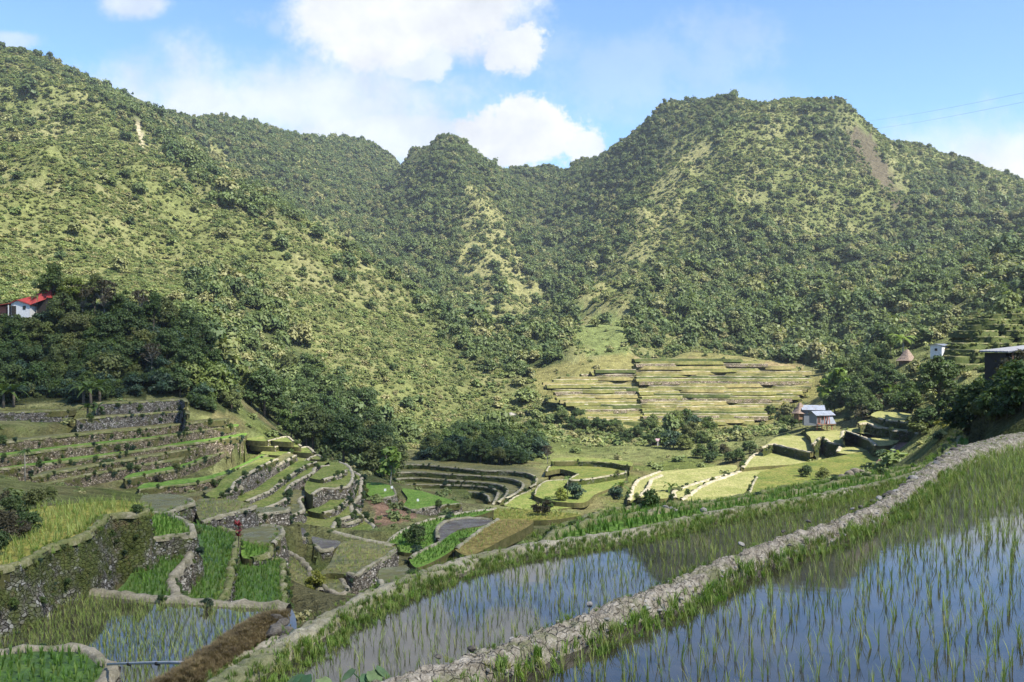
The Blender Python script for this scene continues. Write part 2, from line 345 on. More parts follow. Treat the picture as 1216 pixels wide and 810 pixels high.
# spur terraces left of centre
SP = [(-18.8, '255,588 287,581 286,576 312,561 341,547 352,541', 'olive', (-2.5, 3.5), 2.4, 'tall bare wall on the spur below the long olive terrace'),
      (-20.8, '338,615 349,612 361,606 357,593 372,586', 'olive', (-4, 4), 1.2, 'short curved wall beside the serpentine wall'),
      (-23.2, '405,637 420,633 430,640 439,638 446,626 436,619 424,606', 'lime', (-6, 5), 1.5, 'lowest curved wall at the foot of the spur'),
      (-17.4, '318,524 330,521 340,519 348,525', 'lime', (-5, 3), 1.3, 'topmost little lobe wall on the crest of the spur'),
      (-18.3, '326,531 338,529 350,526 357,531', 'lime', (-5, 3), 1.3, 'second little lobe wall on the crest of the spur'),
      (-19.1, '340,541 352,534 364,531 372,538', 'lime', (-5, 3), 1.4, 'third little lobe wall on the crest of the spur'),
      (-19.7, '355,552 364,547 376,541 386,546', 'lime', (-5, 3), 1.3, 'fourth little lobe wall on the crest of the spur')]
for z, r, m, b, dr, lb in SP: ter(z, r, m, b, dr, 'wall_pale', lb, bund='pathfar', bw=.35)
for z, p_, k_, dr, lb in [(-20.0, '300,606 318,603 341,592 342,581 350,573 373,561 376,555 391,553 386,547 360,552 335,564 320,574 298,586 288,598', 7, 1.6, 'serpentine wall winding down the spur'),
      (-20.0, '371,588 383,580 398,580 413,578 420,565 414,553 404,549 390,549 382,556 374,562 364,572 362,582', 6, 2.8, 'big bulging wall under the grassy lobe terrace'),
      (-22.2, '396,630 401,618 420,612 418,601 428,589 429,578 430,566 421,560 416,566 412,574 400,580 380,580 360,588 350,606 352,622 372,632', 7, 1.6, 'wall along the edge of the spur above the red earth slip')]:
    pad(z, p_, 'lime', rim=(0, k_), drop=dr, wall='wall_pale', label=lb, bund='pathfar', bw=.35, side=4.0)
for z, r, lb in [(-19.5, '292,596 305,590 320,584 333,574 350,562 364,553 376,549', 'thin extra wall halfway across the long spur terrace'), (-21.5, '384,610 397,606 407,600 415,591 422,579 424,570', 'thin wall just inside the outer edge of the spur'), (-19.5, '384,570 394,567 405,564 412,559', 'little inner wall on the grassy lobe terrace'),
                 (-17.9, '262,592 275,582 281,572 305,557 330,545', 'thin wall above the tall bare wall of the spur'), (-22.7, '402,622 414,622 426,618 432,612', 'small wall stepping down at the foot of the spur')]:
    ter(z, r, 'lime', (-2.5, 2.5), .7, 'wall_pale', lb, bund='pathfar', bw=.3, skirt=2.5)
pad(-24.0, '430,574 450,573 466,578 470,588 455,592 440,590', 'bright', rim=(2, 5), drop=1.2, wall='wall_pale', label='wall under the vivid green plot with white markers')
pad(-26.0, '478,580 500,583 520,589 548,598 520,601 490,606 478,602 484,592', 'bright', rim=(3, 6), drop=1.6, wall='wall_pale', label='wall below the green tongue of land at the spur foot')
# long terraces of the left slope
LS = [(-10.3, '110,480 118,479 160,478 212,475 220,478', 'brown', 2.0, 'upper wall with pale rim left of the green lawn corner'),
      (-11.4, '-60,491 0,490 40,489 81,488', 'brown', 2.2, 'dark rubble wall below the bananas'),
      (-12.1, '90,499 118,496 158,493 212,489 222,492', 'brown', 1.5, 'second wall down at the lawn corner'),
      (-13.9, '-60,530 0,526 49,521 118,514 173,509 232,502 268,499', 'olive', 1.7, 'long grey wall crossing the slope, third from the top'),
      (-15.2, '-60,548 0,543 74,533 120,528 173,522 247,510 280,507', 'bright', 1.6, 'long wall under a bright grass line'),
      (-16.5, '-60,560 15,556 99,546 150,538 197,531 247,525 290,518', 'bright', 1.7, 'long brown wall under the green terrace'),
      (-17.1, '37,568 70,561 120,552 173,543 232,533', 'olive', 1.3, 'wall under the olive strip terrace'),
      (-17.9, '40,579 111,563 150,556 197,548 215,546', 'olive', 1.4, 'lower wall of the olive strip'),
      (-18.6, '148,570 190,562 217,556 240,547 270,536 305,526', 'bright', 1.2, 'wall under the brightest grass terrace on the left slope'),
      (-19.2, '165,582 200,578 240,573 270,564 300,550 318,541', 'bright', 1.3, 'lowest wall of the left slope by the banana stumps')]
for z, r, m, dr, lb in LS: ter(z, r, m, (-1.5, 6), dr, 'wall_brown' if m != 'brown' else 'wall', lb, bund='bund_grass', bw=.5)
# bowl of curved terraces in the middle
BW = [(-28.0, '440,556 492,552 540,556 573,559 605,560 628,563 636,568 634,575 628,579', 1.3, 'outermost curved wall of the shaded amphitheatre'),
      (-28.9, '440,566 487,561 540,564 578,566 605,569 618,573 620,578 614,584 600,592', 1.3, 'second curved wall of the shaded amphitheatre'),
      (-29.8, '440,573 485,568 540,571 573,573 592,576 601,581 600,588 590,597', 1.3, 'third curved wall of the shaded amphitheatre'),
      (-30.6, '470,576 520,576 560,577 582,580 590,585 588,592 584,600', 1.3, 'fourth curved wall of the shaded amphitheatre'),
      (-31.4, '500,583 540,584 566,585 578,589 580,596', 1.2, 'innermost curved wall of the shaded amphitheatre')]
for z, r, dr, lb in BW: ter(z, r, 'olive', (3, 9), dr, 'wall_dark', lb, bund='bund', bw=.4)
pad(-28.6, '598,600 612,590 630,582 640,574 652,573 640,580 634,588 642,594 690,600 640,606', 'lime', rim=(0, 3), drop=.8, wall='wall_moss', label='low wall of the straw coloured floor beside the amphitheatre')
# valley floor
pad(-27.8, '634,588 637,580 643,574 652,571 690,569 735,562 746,560 738,574 707,587 692,597 655,595', 'lime', rim=(0, 4), drop=1.2, wall='wall', label='curved pale wall around the green field right of the amphitheatre')
pad(-26.8, '648,560 657,552 700,549 738,556 744,561 735,563 690,570 676,570 686,563 665,557', 'field', rim=(0, 8), drop=1.3, wall='wall_dark', label='dark curling wall above the green valley field')
pad(-25.8, '656,548 696,548 725,550 748,554 750,549 720,545 690,543 660,544', 'lime', rim=(0, 3), drop=.9, skirt=2.0, wall='wall_dark', bund='bund_grass', label='straight dark wall at the back of the valley floor')
V = [(-28.0, '745,595 756,571 783,560 830,556 872,552 870,560 800,570 772,578 766,590', 'yolk', (0, 2), 'low wall of the sandy strip in the valley', 1.),
     (-27.0, '757,590 765,583 770,576 772,570 784,565 848,563 869,562 836,571 800,585 790,592', 'yolk', (0, 4), 'pale wall around the brightest straw coloured paddy', 1.2),
     (-26.4, '800,592 799,584 836,571 870,562 866,566 840,575 814,591', 'yolk', (0, 3), 'narrow pale wall between two straw paddies', .6),
     (-25.9, '808,594 838,575 868,564 882,558 903,553 936,552 912,560 898,567 890,577 880,588 850,594', 'yolk', (0, 4), 'long pale bund across the sunny valley floor', .8),
     (-25.2, '880,556 891,543 899,538 917,536 943,541 962,540 974,538 990,541 963,549 936,552 900,554', 'yolk', (0, 2), 'low pale wall of the straw paddy left of the houses', 1.),
     (-23.4, '905,532 918,528 936,532 962,538 970,532 968,526 949,517 926,518 912,526', 'yolk', (0, 3), 'dark shaded wall below the straw paddy nearest the grey houses', 1.9),
     (-22.0, '966,529 976,520 985,526 996,528 993,537 1006,539 1036,533 1020,528 1000,522 1002,512 978,511 958,513 962,519', 'yolk', (0, 4), 'broken zigzag wall in front of the grey houses', 1.7),
     (-20.0, '1001,520 1003,512 1012,515 1022,519 1032,523 1039,530 1060,528 1068,520 1050,514 1022,508 1008,509', 'yolk', (0, 5), 'tall dark wall with a bright rim, third terrace right of the houses', 2.1),
     (-18.2, '1020,504 1030,503 1042,508 1055,509 1062,512 1082,512 1094,518 1102,516 1090,509 1060,503 1040,499 1022,500', 'yolk', (0, 6), 'lumpy overgrown wall behind the tall dark one', 1.9),
     (-16.9, '1034,493 1044,497 1055,500 1085,503 1110,508 1116,502 1092,494 1065,489 1045,488', 'yolk', (1, 4), 'long straight dark wall of the topmost sunny terrace', 1.9)]
for z, r, m, rim, lb, dr in V: pad(z, r, m, rim=rim, drop=dr, wall='wall_dark' if dr > 1.5 else 'wall_pale', label=lb, bund='pathfar', bw=.55, bh=.2)
pad(-22.0, '904,560 931,554 961,548 1000,541 1023,536 1053,532 1058,538 1042,548 1034,554 1002,566 965,574 915,586 888,590 893,576 898,567', 'field', rim=(12, 16), drop=1.2, wall='wall_moss', bund='bund', label='grassy walled edge of the wide olive field below the straw terraces')
pad(-20.4, '1053,538 1058,534 1072,521 1090,518 1108,516 1106,526 1098,535 1086,545 1060,550 1040,551', 'red', rim=(0, 4), drop=1.0, wall='wall_pale', bund='pathfar', label='pale bund along the red bare soil plot')
# mid plots below the bright strips
pad(-19.0, '457,648 466,638 480,629 505,619 545,610 586,605 565,613 530,618 519,627 519,640 500,656 480,656', 'bright', rim=(0, 5), drop=1.0, wall='wall_pale', bund='pathfar', label='winding pale path wall round the green plot in mid valley')
pad(-18.6, '519,640 518,628 529,619 556,615 585,617 573,624 545,629 534,637 524,643', 'mud', rim=(0, 4), drop=.6, wall='wall', label='curved grey wall of the dark mud pool')
pad(-17.8, '486,664 495,657 522,644 540,632 572,625 584,620 560,635 545,648 520,664 495,674', 'bright', rim=(0, 2), drop=.8, wall='wall_pale', label='short wall at the tip of the lower green plot')
pad(-17.4, '540,652 552,643 572,628 590,617 632,618 626,626 598,640 580,650 556,660', 'rust', rim=(0, 3), drop=1.0, wall='wall_pale', label='stone rim wall left of the rusty brown plot')
pad(-20.2, '550,612 588,604 640,606 690,611 660,617 620,618 580,616', 'yellow', rim=(0, 1), drop=.8, wall='wall_moss', label='low grassy wall of the long yellow plot in mid valley')
# terraced slope across the valley
NF = 26
for k in range(NF):
    t = k / (NF - 1.)
    for side in (0, 1):
        y = 501 - (t + side * .012) * 74; d = 296 + 56 * t; z = -(y - CY) / F * d
        xl = 690 - 50 * min(1, (500 - y) / 45.) if y > 452 else 640 + (452 - y) * 5.0
        xr = 905 + min(60, (500 - y) * 1.6) if y > 440 else 965 - (440 - y) * 5
        seam = 765 - (500 - y) * .18 + random.uniform(-2, 2)
        a, b = (xl + random.uniform(0, 14), seam) if side == 0 else (seam + .6, xr - random.uniform(0, 16))
        if b - a < 25: continue
        n = max(4, int((b - a) / 10)); ph = random.uniform(0, 6)
        rim = ' '.join('%.1f,%.3f' % (a + (b - a) * i / n, y + (.45 * math.sin(i * .45 + ph) + .2 * math.sin(i * 1.7 + ph)) * min(1, (y - 408) / 60)) for i in range(n + 1))
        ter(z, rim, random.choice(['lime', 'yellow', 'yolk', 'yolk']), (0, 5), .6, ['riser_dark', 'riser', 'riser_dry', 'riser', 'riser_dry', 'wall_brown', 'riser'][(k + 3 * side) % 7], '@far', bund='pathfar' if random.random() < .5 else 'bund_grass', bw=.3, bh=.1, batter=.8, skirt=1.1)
# grassy terraces up the right edge
STEPS = []
for k_, lb in enumerate(['lowest grassy step at the right edge above the big tree', 'second grassy step from the bottom at the right edge', 'third grassy step from the bottom at the right edge', 'fourth grassy step from the bottom at the right edge', 'middle grassy step at the right edge', 'grassy step just above the middle one at the right edge', 'third grassy step from the top at the right edge', 'second grassy step from the top at the right edge', 'topmost grassy step at the right edge']):
    z_ = -4.2 + 1.2 * k_; d_ = 170 + 4.2 * k_; x0 = [1150, 1146, 1144, 1150, 1158, 1154, 1166, 1172, 1188][k_]
    q_ = []
    for x in range(x0, 1262, 7):
        dd = d_ * (1 + .012 * math.sin(x * .13 + k_ * 2.1) + .006 * math.sin(x * .41 + k_)); q_.append(((x - CX) / F * dd, dd, z_ + .12 * math.sin(x * .2 + k_)))
    e_ = q_[0]; q_ = [(e_[0] + .5, e_[1] + 10, z_), (e_[0] - 1.0, e_[1] + 5, z_), (e_[0] - .8, e_[1] + 1.6, z_)] + q_[1:]
    STEPS.append(q_)
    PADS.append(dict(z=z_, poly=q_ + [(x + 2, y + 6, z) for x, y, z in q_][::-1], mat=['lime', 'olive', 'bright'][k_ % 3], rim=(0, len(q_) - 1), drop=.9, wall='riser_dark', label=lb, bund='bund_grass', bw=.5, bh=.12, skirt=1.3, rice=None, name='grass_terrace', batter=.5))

exec_time = lambda s: print('%-22s %.1fs' % (s, time.time() - T0))
# ------------------------------------------------------------------ terrain: control points (pixel, pixel, metres away)
SKY = [(-120, 60, 820), (-60, 40, 860), (0, 58, 900), (35, 61, 920), (60, 72, 950), (90, 90, 980), (150, 114, 1060), (200, 132, 1150), (255, 136, 1250), (300, 147, 1330), (340, 163, 1420), (375, 171, 1480),
       (430, 171, 1540), (455, 183, 1560), (470, 186, 1480), (490, 174, 1330), (520, 159, 1240), (545, 168, 1260), (580, 190, 1340), (610, 200, 1420), (628, 204, 1480), (650, 193, 1420), (690, 187, 1330), (730, 173, 1250),
       (755, 156, 1200), (780, 131, 1160), (788, 121, 1150), (815, 131, 1130), (840, 121, 1110), (860, 113, 1100), (878, 118, 1095), (902, 128, 1090), (935, 119, 1070), (965, 121, 1060), (1000, 117, 1050), (1020, 139, 1060), (1045, 168, 1110),
       (1075, 169, 1130), (1110, 183, 1140), (1140, 193, 1150), (1180, 218, 1150), (1216, 228, 1120), (1280, 240, 1050), (1340, 235, 950)]
LINES = '''90,125,750 180,180,690 240,240,640 330,268,580 390,305,520 440,355,470 500,405,430 560,445,390 620,485,350 700,522,300
0,95,800 40,150,700 -60,150,700 -120,200,560
0,300,350 100,300,370 200,300,420 100,200,560 0,200,520 300,350,370 300,300,440 400,400,380 -80,300,330
0,335,310 100,345,300 200,370,300 260,410,295 320,440,300 400,450,325 400,520,290 460,480,330 500,500,320 560,500,305 620,510,300 540,530,270 600,525,275 480,530,275 340,490,275
280,470,240 330,505,225 380,545,215 430,570,222 470,580,228
300,205,1130 400,250,1080 450,300,950 500,350,800 560,420,600 610,440,480 250,190,1080 350,270,980 180,160,980
520,175,1210 560,225,1120 575,285,980 590,340,820 610,400,650 640,440,500
455,205,1430 470,260,1250 490,330,1020 530,390,760 585,432,580
628,215,1440 640,260,1260 650,310,1060 655,355,870 660,400,680 670,432,520
690,240,1150 720,220,1150
823,172,1060 800,210,990 778,250,910 738,320,740 703,370,610 695,412,480
870,160,1000 960,170,980 900,250,860 950,300,760 1000,350,660 1050,390,520 900,380,560 850,400,480 950,425,420 1100,395,400 1000,430,370
1012,160,1010 1045,225,930 1100,278,830 1160,310,740 1075,245,960 1130,240,1010 1180,262,930 1216,300,700 1216,350,520 1100,320,700 1140,360,500 1280,300,600
800,418,400 740,420,400 860,425,380 920,430,375 960,445,350 660,440,430 640,450,390
700,500,318 760,510,292 850,512,290 900,515,280 940,505,285 690,528,272 760,526,262 820,530,252 870,540,240 720,540,245 650,522,262 600,514,262 540,520,258 600,540,236 560,545,230 520,540,240 690,535,250
985,470,275 1020,470,270 1040,440,275 1000,500,246 960,508,244 1075,428,262 1117,421,186 1108,424,186 1126,420,187 1117,419,196 1050,432,268 1100,440,245 1060,470,250 1100,480,238 1130,470,225 1160,432,190 1165,390,215 1216,366,215 1150,450,180 1200,380,205
1060,415,300 1140,390,320 1216,372,300
1200,452,66 1216,430,68 1170,482,72 1290,400,60 1150,502,74 1135,520,66 1216,480,56 1112,494,150 1140,492,110 1180,460,90 1216,415,92 1290,370,95
0,374,200 30,376,200 60,381,200 120,390,202 180,402,202 220,432,198 255,468,192 268,488,188 0,420,190 60,430,188 100,455,178 200,470,184 0,476,172 60,478,168 150,470,180 -60,370,200 -60,470,172 -80,420,190 130,425,190
30,366,230 120,378,235 210,400,232 260,430,225 280,460,215
10,600,60 30,590,64 0,570,90 5,630,46 -5,660,42 -60,640,45 -60,590,60 40,583,85 100,585,88 130,580,95 60,592,80 118,505,153 160,503,156 210,500,160 40,510,145 0,512,140
440,600,150 470,605,150 490,612,142 450,625,128 480,600,160
700,650,45 640,640,56 600,650,62
'''+' '.join('%d,%d,75 %d,%d,100 %d,%d,128' % (a, b + 62, a, b + 46, a, b + 30) for a, b in [(640, 640), (700, 606), (770, 598), (860, 599), (930, 588), (1000, 572), (1060, 562), (1095, 552)]) + ' 1085,558,90 1070,558,110 1085,550,140 1098,545,120 1050,560,140'
CPW = []; RIDGEXY = []
for px, py, d in SKY:
    p = PD(px, py, d); CPW.append(p); RIDGEXY.append(p[:2])
    k = (d + 260) / d; CPW.append((p[0] * k, p[1] * k, p[2] - 110))
    k = (d + 700) / d; CPW.append((p[0] * k, p[1] * k, p[2] - 160))
def densify(q):
    o = []
    for a, b in zip(q[:-1], q[1:]):
        o.append(a); o.append(tuple((u + v) / 2 for u, v in zip(a, b)))
    return o + [q[-1]]
for i, ln in enumerate(LINES.split('\n')):
    q = [PD(*t) for t in pts(ln)]
    if i in (0, 6, 7, 8, 10): q = densify(q)
    CPW += q
CPW += [(0, 0, -1.7), (-3, 1, -1.9), (4, 1, -1.7), (0, -30, 2), (-120, -60, 4), (120, -60, 20), (0, -200, 30), (-300, -200, 20), (300, -200, 60), (-500, 100, 90), (-350, 250, 50), (500, 150, 120), (300, 200, 60), (160, 160, 30),
        (70, 30, 3), (60, 10, 4), (90, 80, 10), (-40, 20, -8), (-30, 5, -6), (-90, 40, -4), (-90, 100, -2), (-130, 150, 6), (0, 2500, 60), (-900, 2400, 100), (900, 2400, 100), (0, -900, 60), (-1200, 0, 200), (1200, 0, 200), (0, -2400, 100)]
for q in PADS:
    for p in q['poly']: CPW.append((p[0], p[1], q['z'] - .7))
keep = []; cell = {}
for p in CPW:
    s = max(.8, math.hypot(p[0], p[1]) * .012); key = (round(p[0] / s), round(p[1] / s), round(s * 2))
    if key in cell: continue
    cell[key] = 1; keep.append(p)
C = np.array(keep, float)
n = len(C)
A = -np.hypot(C[:, None, 0] - C[None, :, 0], C[:, None, 1] - C[None, :, 1])
A[np.arange(n), np.arange(n)] -= 0.0
lam = .35
Aa = np.zeros((n + 3, n + 3)); Aa[:n, :n] = A + lam * np.eye(n); Aa[:n, n] = 1; Aa[:n, n + 1] = C[:, 0]; Aa[:n, n + 2] = C[:, 1]; Aa[n:, :n] = Aa[:n, n:].T
W = np.linalg.solve(Aa, np.concatenate([C[:, 2], [0, 0, 0]]))
def rbf(x, y):
    o = np.empty(x.shape, np.float32); xs = x.ravel().astype(np.float32); ys = y.ravel().astype(np.float32); of = o.ravel()
    cx = C[:, 0].astype(np.float32); cy = C[:, 1].astype(np.float32); w = W[:n].astype(np.float32)
    for i in range(0, len(xs), 20000):
        s = slice(i, i + 20000)
        of[s] = -np.sqrt((xs[s, None] - cx) ** 2 + (ys[s, None] - cy) ** 2) @ w
    return (of + W[n] + W[n + 1] * xs + W[n + 2] * ys).reshape(x.shape)
NA = 520; NR = 560
ang = np.concatenate([np.linspace(-180, -36, 40)[:-1], np.linspace(-36, 36, NA), np.linspace(36, 180, 40)[1:-1]])
rad = np.geomspace(1.5, 2600, NR)
AG, RG_ = np.meshgrid(np.radians(ang), rad, indexing='ij')
TX = RG_ * np.sin(AG); TY = RG_ * np.cos(AG)
TZ = rbf(TX, TY).astype(float)
exec_time('rbf %d' % n)
rid = np.full(TX.shape, 1e9)
for i in range(len(RIDGEXY) - 1): rid = np.minimum(rid, segdist(TX, TY, RIDGEXY[i:i + 2]))
amp = sstep(260, 560, RG_) * (.12 + .88 * sstep(10, 150, rid))
TZ += amp * (30 * (ridged(TX / 200 + .25 * pnoise(TX / 90, TY / 90, 14), TY / 200, 4, 3) - .3) + 4.0 * fbm(TX / 45, TY / 45, 3, 9)) + .5 * sstep(90, 200, RG_) * fbm(TX / 14, TY / 14, 3, 21)
cellw = RG_ * .0135
for q in PADS:
    po = q['poly']; xs = [p[0] for p in po]; ys = [p[1] for p in po]
    near = (TX > min(xs) - 8) & (TX < max(xs) + 8) & (TY > min(ys) - 8) & (TY < max(ys) + 8)
    ix = np.nonzero(near)
    if not len(ix[0]): continue
    x, y, z, cw = TX[ix], TY[ix], TZ[ix], cellw[ix]
    ins = inpoly(x, y, po) | (segdist(x, y, po, True) < cw * .9)
    z = np.where(ins, np.minimum(z, q['z'] - .35), z)
    if q['drop'] and q['rim']:
        rl = po[q['rim'][0]:q['rim'][1] + 1]
        z = np.where(segdist(x, y, rl) < cw + .9, np.minimum(z, q['z'] - q['drop']), z)
    TZ[ix] = z
def height(x, y):
    a = math.degrees(math.atan2(x, y)); r = math.hypot(x, y)
    i = int(np.clip(np.searchsorted(ang, a) - 1, 0, len(ang) - 2)); j = int(np.clip(np.searchsorted(rad, r) - 1, 0, NR - 2))
    u = (a - ang[i]) / (ang[i + 1] - ang[i]); v = np.clip((r - rad[j]) / (rad[j + 1] - rad[j]), 0, 1)
    return float((TZ[i, j] * (1 - u) + TZ[i + 1, j] * u) * (1 - v) + (TZ[i, j + 1] * (1 - u) + TZ[i + 1, j + 1] * u) * v)
def hit(px, py, dmin=30):
    tx = (px - CX) / F; tz = -(py - CY) / F
    a = math.degrees(math.atan(tx)); i = int(np.searchsorted(ang, a)); i -= (a - ang[i - 1] < ang[i] - a)
    dy = rad * math.cos(math.radians(ang[i])); ok = (TZ[i] >= tz * dy) & (dy > dmin)
    j = int(np.argmax(ok)); d = dy[j] if ok.any() else 300.
    return (tx * d, d, height(tx * d, d))
def ground(px, py, dmin=12):
    h_ = hit(px, py, dmin); best = h_
    for q in PADS:
        if py <= CY + 1 or q['z'] >= 0: continue
        p = P(px, py, q['z'])
        if dmin < p[1] < best[1] + 3 and inpoly(np.array([p[0]]), np.array([p[1]]), q['poly'])[0] and (best is h_ or p[1] < best[1]): best = p
    return best
PXG = CX + F * TX / np.maximum(TY, 1e-3); PYG = CY - F * TZ / np.maximum(TY, 1e-3)
front = TY > 5
def mask(poly, soft=0): return inpoly(PXG, PYG, pts(poly)) & front
exec_time('terrain')

# ---- what grows where (surface colour and density masks)
n1 = fbm(TX / 60, TY / 60, 4, 31); n2 = fbm(TX / 22, TY / 22, 3, 41)
forest = np.zeros(TX.shape)
wob = 14 * fbm(TX / 50, TY / 50, 3, 51)
PXW = PXG + wob * np.clip(900 / np.maximum(RG_, 300), .6, 1.6); PYW = PYG + .8 * wob
def maskw(poly): return (inpoly(PXW, PYW, pts(poly)) & front).astype(float)
FA = '60,60 90,85 200,120 300,140 370,160 460,175 520,145 628,192 700,175 780,105 815,118 800,165 785,225 735,310 690,345 660,400 690,430 600,450 560,430 520,390 480,345 430,300 390,255 330,262 240,235 180,170'
FB = '800,320 860,275 930,280 1010,310 1080,290 1216,255 1300,250 1300,360 1150,372 1070,412 980,446 900,434 840,414 800,395 765,408 742,415 752,372 775,345'
FC = '235,335 290,330 340,365 372,430 420,470 470,520 480,585 400,580 300,520 215,430'
forest = np.maximum(forest, maskw(FA) * .95); forest = np.maximum(forest, maskw(FB) * .98); forest = np.maximum(forest, maskw(FC) * .95)
forest = np.maximum(forest, maskw('1085,215 1150,225 1216,240 1216,262 1120,285 1070,262') * .8)
forest = np.maximum(forest, maskw('980,118 1000,118 1010,150 985,200 960,180') * .8)
forest = np.maximum(forest, maskw('815,118 870,112 875,150 830,165') * .7)
grassG = np.zeros(TX.shape)
for g in ('536,200 575,218 612,275 632,335 640,405 600,425 560,390 528,350 535,290 552,245', '180,150 215,150 260,172 300,200 318,235 290,225 250,195 200,172', '430,250 460,262 475,300 455,300', '335,172 350,178 398,212 400,228 372,218 345,200', '520,168 470,190 485,172', '370,255 400,275 398,300 370,280',
          '690,368 752,370 746,415 690,420', '720,300 790,180 830,160 850,180 800,260 740,330 700,375 695,355'):
    grassG = np.maximum(grassG, maskw(g))
forest *= 1 - .93 * grassG
forest *= np.where(n1 + .5 * n2 > .62, .3, 1.0)
def blur(G, ka, kr):
    o = sum(np.roll(G, i, 0) for i in range(-ka, ka + 1)) / (2 * ka + 1); return sum(np.roll(o, i, 1) for i in range(-kr, kr + 1)) / (2 * kr + 1)
forest = blur(forest, 4, 3)
base = np.where(RG_ > 480, .10, .055) * (.4 + .9 * sstep(-.5, .5, fbm(TX / 35, TY / 35, 3, 131))) * (1 - .7 * blur(grassG, 3, 2))
spur = blur((inpoly(PXG, PYG, pts('-80,80 0,98 90,128 180,184 240,244 330,270 390,308 440,358 500,408 560,450 620,490 700,530 480,545 300,420 0,330 -80,330')) & (RG_ < 790) & front).astype(float), 3, 3)
base *= 1 - .8 * spur
forest = np.where(front & (RG_ > 262), np.maximum(forest * (.8 + .35 * sstep(-.5, .4, n2)), base), forest)
ridgeL = segdist(TX, TY, [PD(*t)[:2] for t in pts(LINES.split('\n')[0])]) 
terrpad = np.zeros(TX.shape, bool)
fa_zone = inpoly(PXG, PYG, pts('625,440 760,415 880,418 985,445 975,480 910,512 780,512 700,512 640,470')) & (RG_ > 290) & (RG_ < 400)
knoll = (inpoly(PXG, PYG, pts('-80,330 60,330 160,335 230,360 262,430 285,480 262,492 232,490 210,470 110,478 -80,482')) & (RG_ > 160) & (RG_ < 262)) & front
COLR = np.empty(TX.shape + (3,))
def setc(mk, c, k=1.0):
    m = (np.clip(mk, 0, 1) * k)[..., None]; COLR[:] = COLR * (1 - m) + np.array(c) * m
COLR[:] = (.15, .165, .062)
setc(sstep(-.2, .5, n1), (.205, .20, .092), .8)
setc(sstep(0, .6, n2), (.075, .1, .028), .6)
setc(forest, (.045, .062, .025), .85)
setc(grassG * (forest < .4), (.21, .205, .09), .8)
setc(maskw('690,368 752,370 746,415 690,420'), (.14, .175, .06), .85)
setc(fa_zone.astype(float), (.20, .185, .07), .8)
setc(mask('750,424 960,432 950,441 752,430').astype(float), (.30, .22, .13), .6)
nearE = sstep(120, 60, RG_)
setc(nearE, (.07, .06, .034), .7)
setc(nearE * sstep(0, .5, n2), (.06, .085, .022), .9)
mid = sstep(255, 225, RG_) * sstep(60, 120, RG_)
setc(mid * sstep(-.2, .4, n2), (.10, .125, .032), .7)
setc(mid * sstep(.1, .6, fbm(TX / 9, TY / 9, 3, 61)), (.15, .115, .065), .5)
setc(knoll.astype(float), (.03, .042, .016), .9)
setc(mask('430,590 470,592 500,600 492,618 470,622 440,628 448,605').astype(float), (.26, .15, .11), .75)
setc(maskw('1018,146 1035,160 1050,190 1078,242 1056,236 1034,208 1000,186 1004,170') * (RG_ > 800), (.085, .065, .05), .8)
setc(mask('1040,215 1075,238 1090,260 1060,245').astype(float) * (RG_ > 700), (.11, .085, .065), .8)
setc(mask('157,146 165,146 173,176 166,176').astype(float), (.36, .32, .22), .9)
setc(maskw('565,512 590,490 612,488 610,507 580,514') * (RG_ > 250) * sstep(-.5, .4, fbm(TX / 4, TY / 4, 2, 171)), (.21, .205, .195), .8)
setc(mask('1060,455 1085,455 1085,470 1060,470').astype(float), (.24, .15, .12), .6)
rockz = ((maskw('1018,146 1035,160 1050,190 1078,242 1056,236 1034,208 1000,186 1004,170') > 0) & (n2 < .05)) | mask('157,146 165,146 173,176 166,176') | mask('565,512 590,490 612,488 610,507 580,514')
nv = TX.size
V3 = np.stack([TX, TY, TZ], -1).reshape(-1, 3); V3 = np.vstack([V3, [[0, 0, -1.7]]])
na = len(ang); idx = np.arange(nv).reshape(na, NR)
i2 = np.roll(idx, -1, 0)
fq = np.stack([idx[:, :-1], idx[:, 1:], i2[:, 1:], i2[:, :-1]], -1).reshape(-1, 4)
me = mesh_np('terrain', V3, fq, M['terrain'], True)
ca = me.color_attributes.new('col', 'FLOAT_COLOR', 'POINT')
cc = np.ones((nv + 1, 4), np.float32); cc[:nv, :3] = COLR.reshape(-1, 3); ca.data.foreach_set('color', cc.ravel())
tag(link('terrain', me), kind='structure')
exec_time('terrain mesh')

# ------------------------------------------------------------------ paddies, walls and bunds
def crspline(q, step, closed):
    q = [np.array(p[:2], float) for p in q]; n = len(q); o = []
    rng = range(n if closed else n - 1)
    for i in rng:
        p1, p2 = q[i], q[(i + 1) % n]
        p0 = q[i - 1] if (closed or i > 0) else p1 * 2 - p2
        p3 = q[(i + 2) % n] if (closed or i + 2 < n) else p2 * 2 - p1
        L = np.linalg.norm(p2 - p1); m = max(1, int(L / step))
        l0 = np.linalg.norm(p1 - p0) + 1e-6; l2 = np.linalg.norm(p3 - p2) + 1e-6
        m1 = (p2 - p0) / (L + l0) * L; m2 = (p3 - p1) / (L + l2) * L
        m1 *= .8; m2 *= .8
        for k in range(m):
            t = k / m
            o.append((2 * t ** 3 - 3 * t * t + 1) * p1 + (t ** 3 - 2 * t * t + t) * m1 + (-2 * t ** 3 + 3 * t * t) * p2 + (t ** 3 - t * t) * m2)
    if not closed: o.append(q[-1])
    return np.array(o)
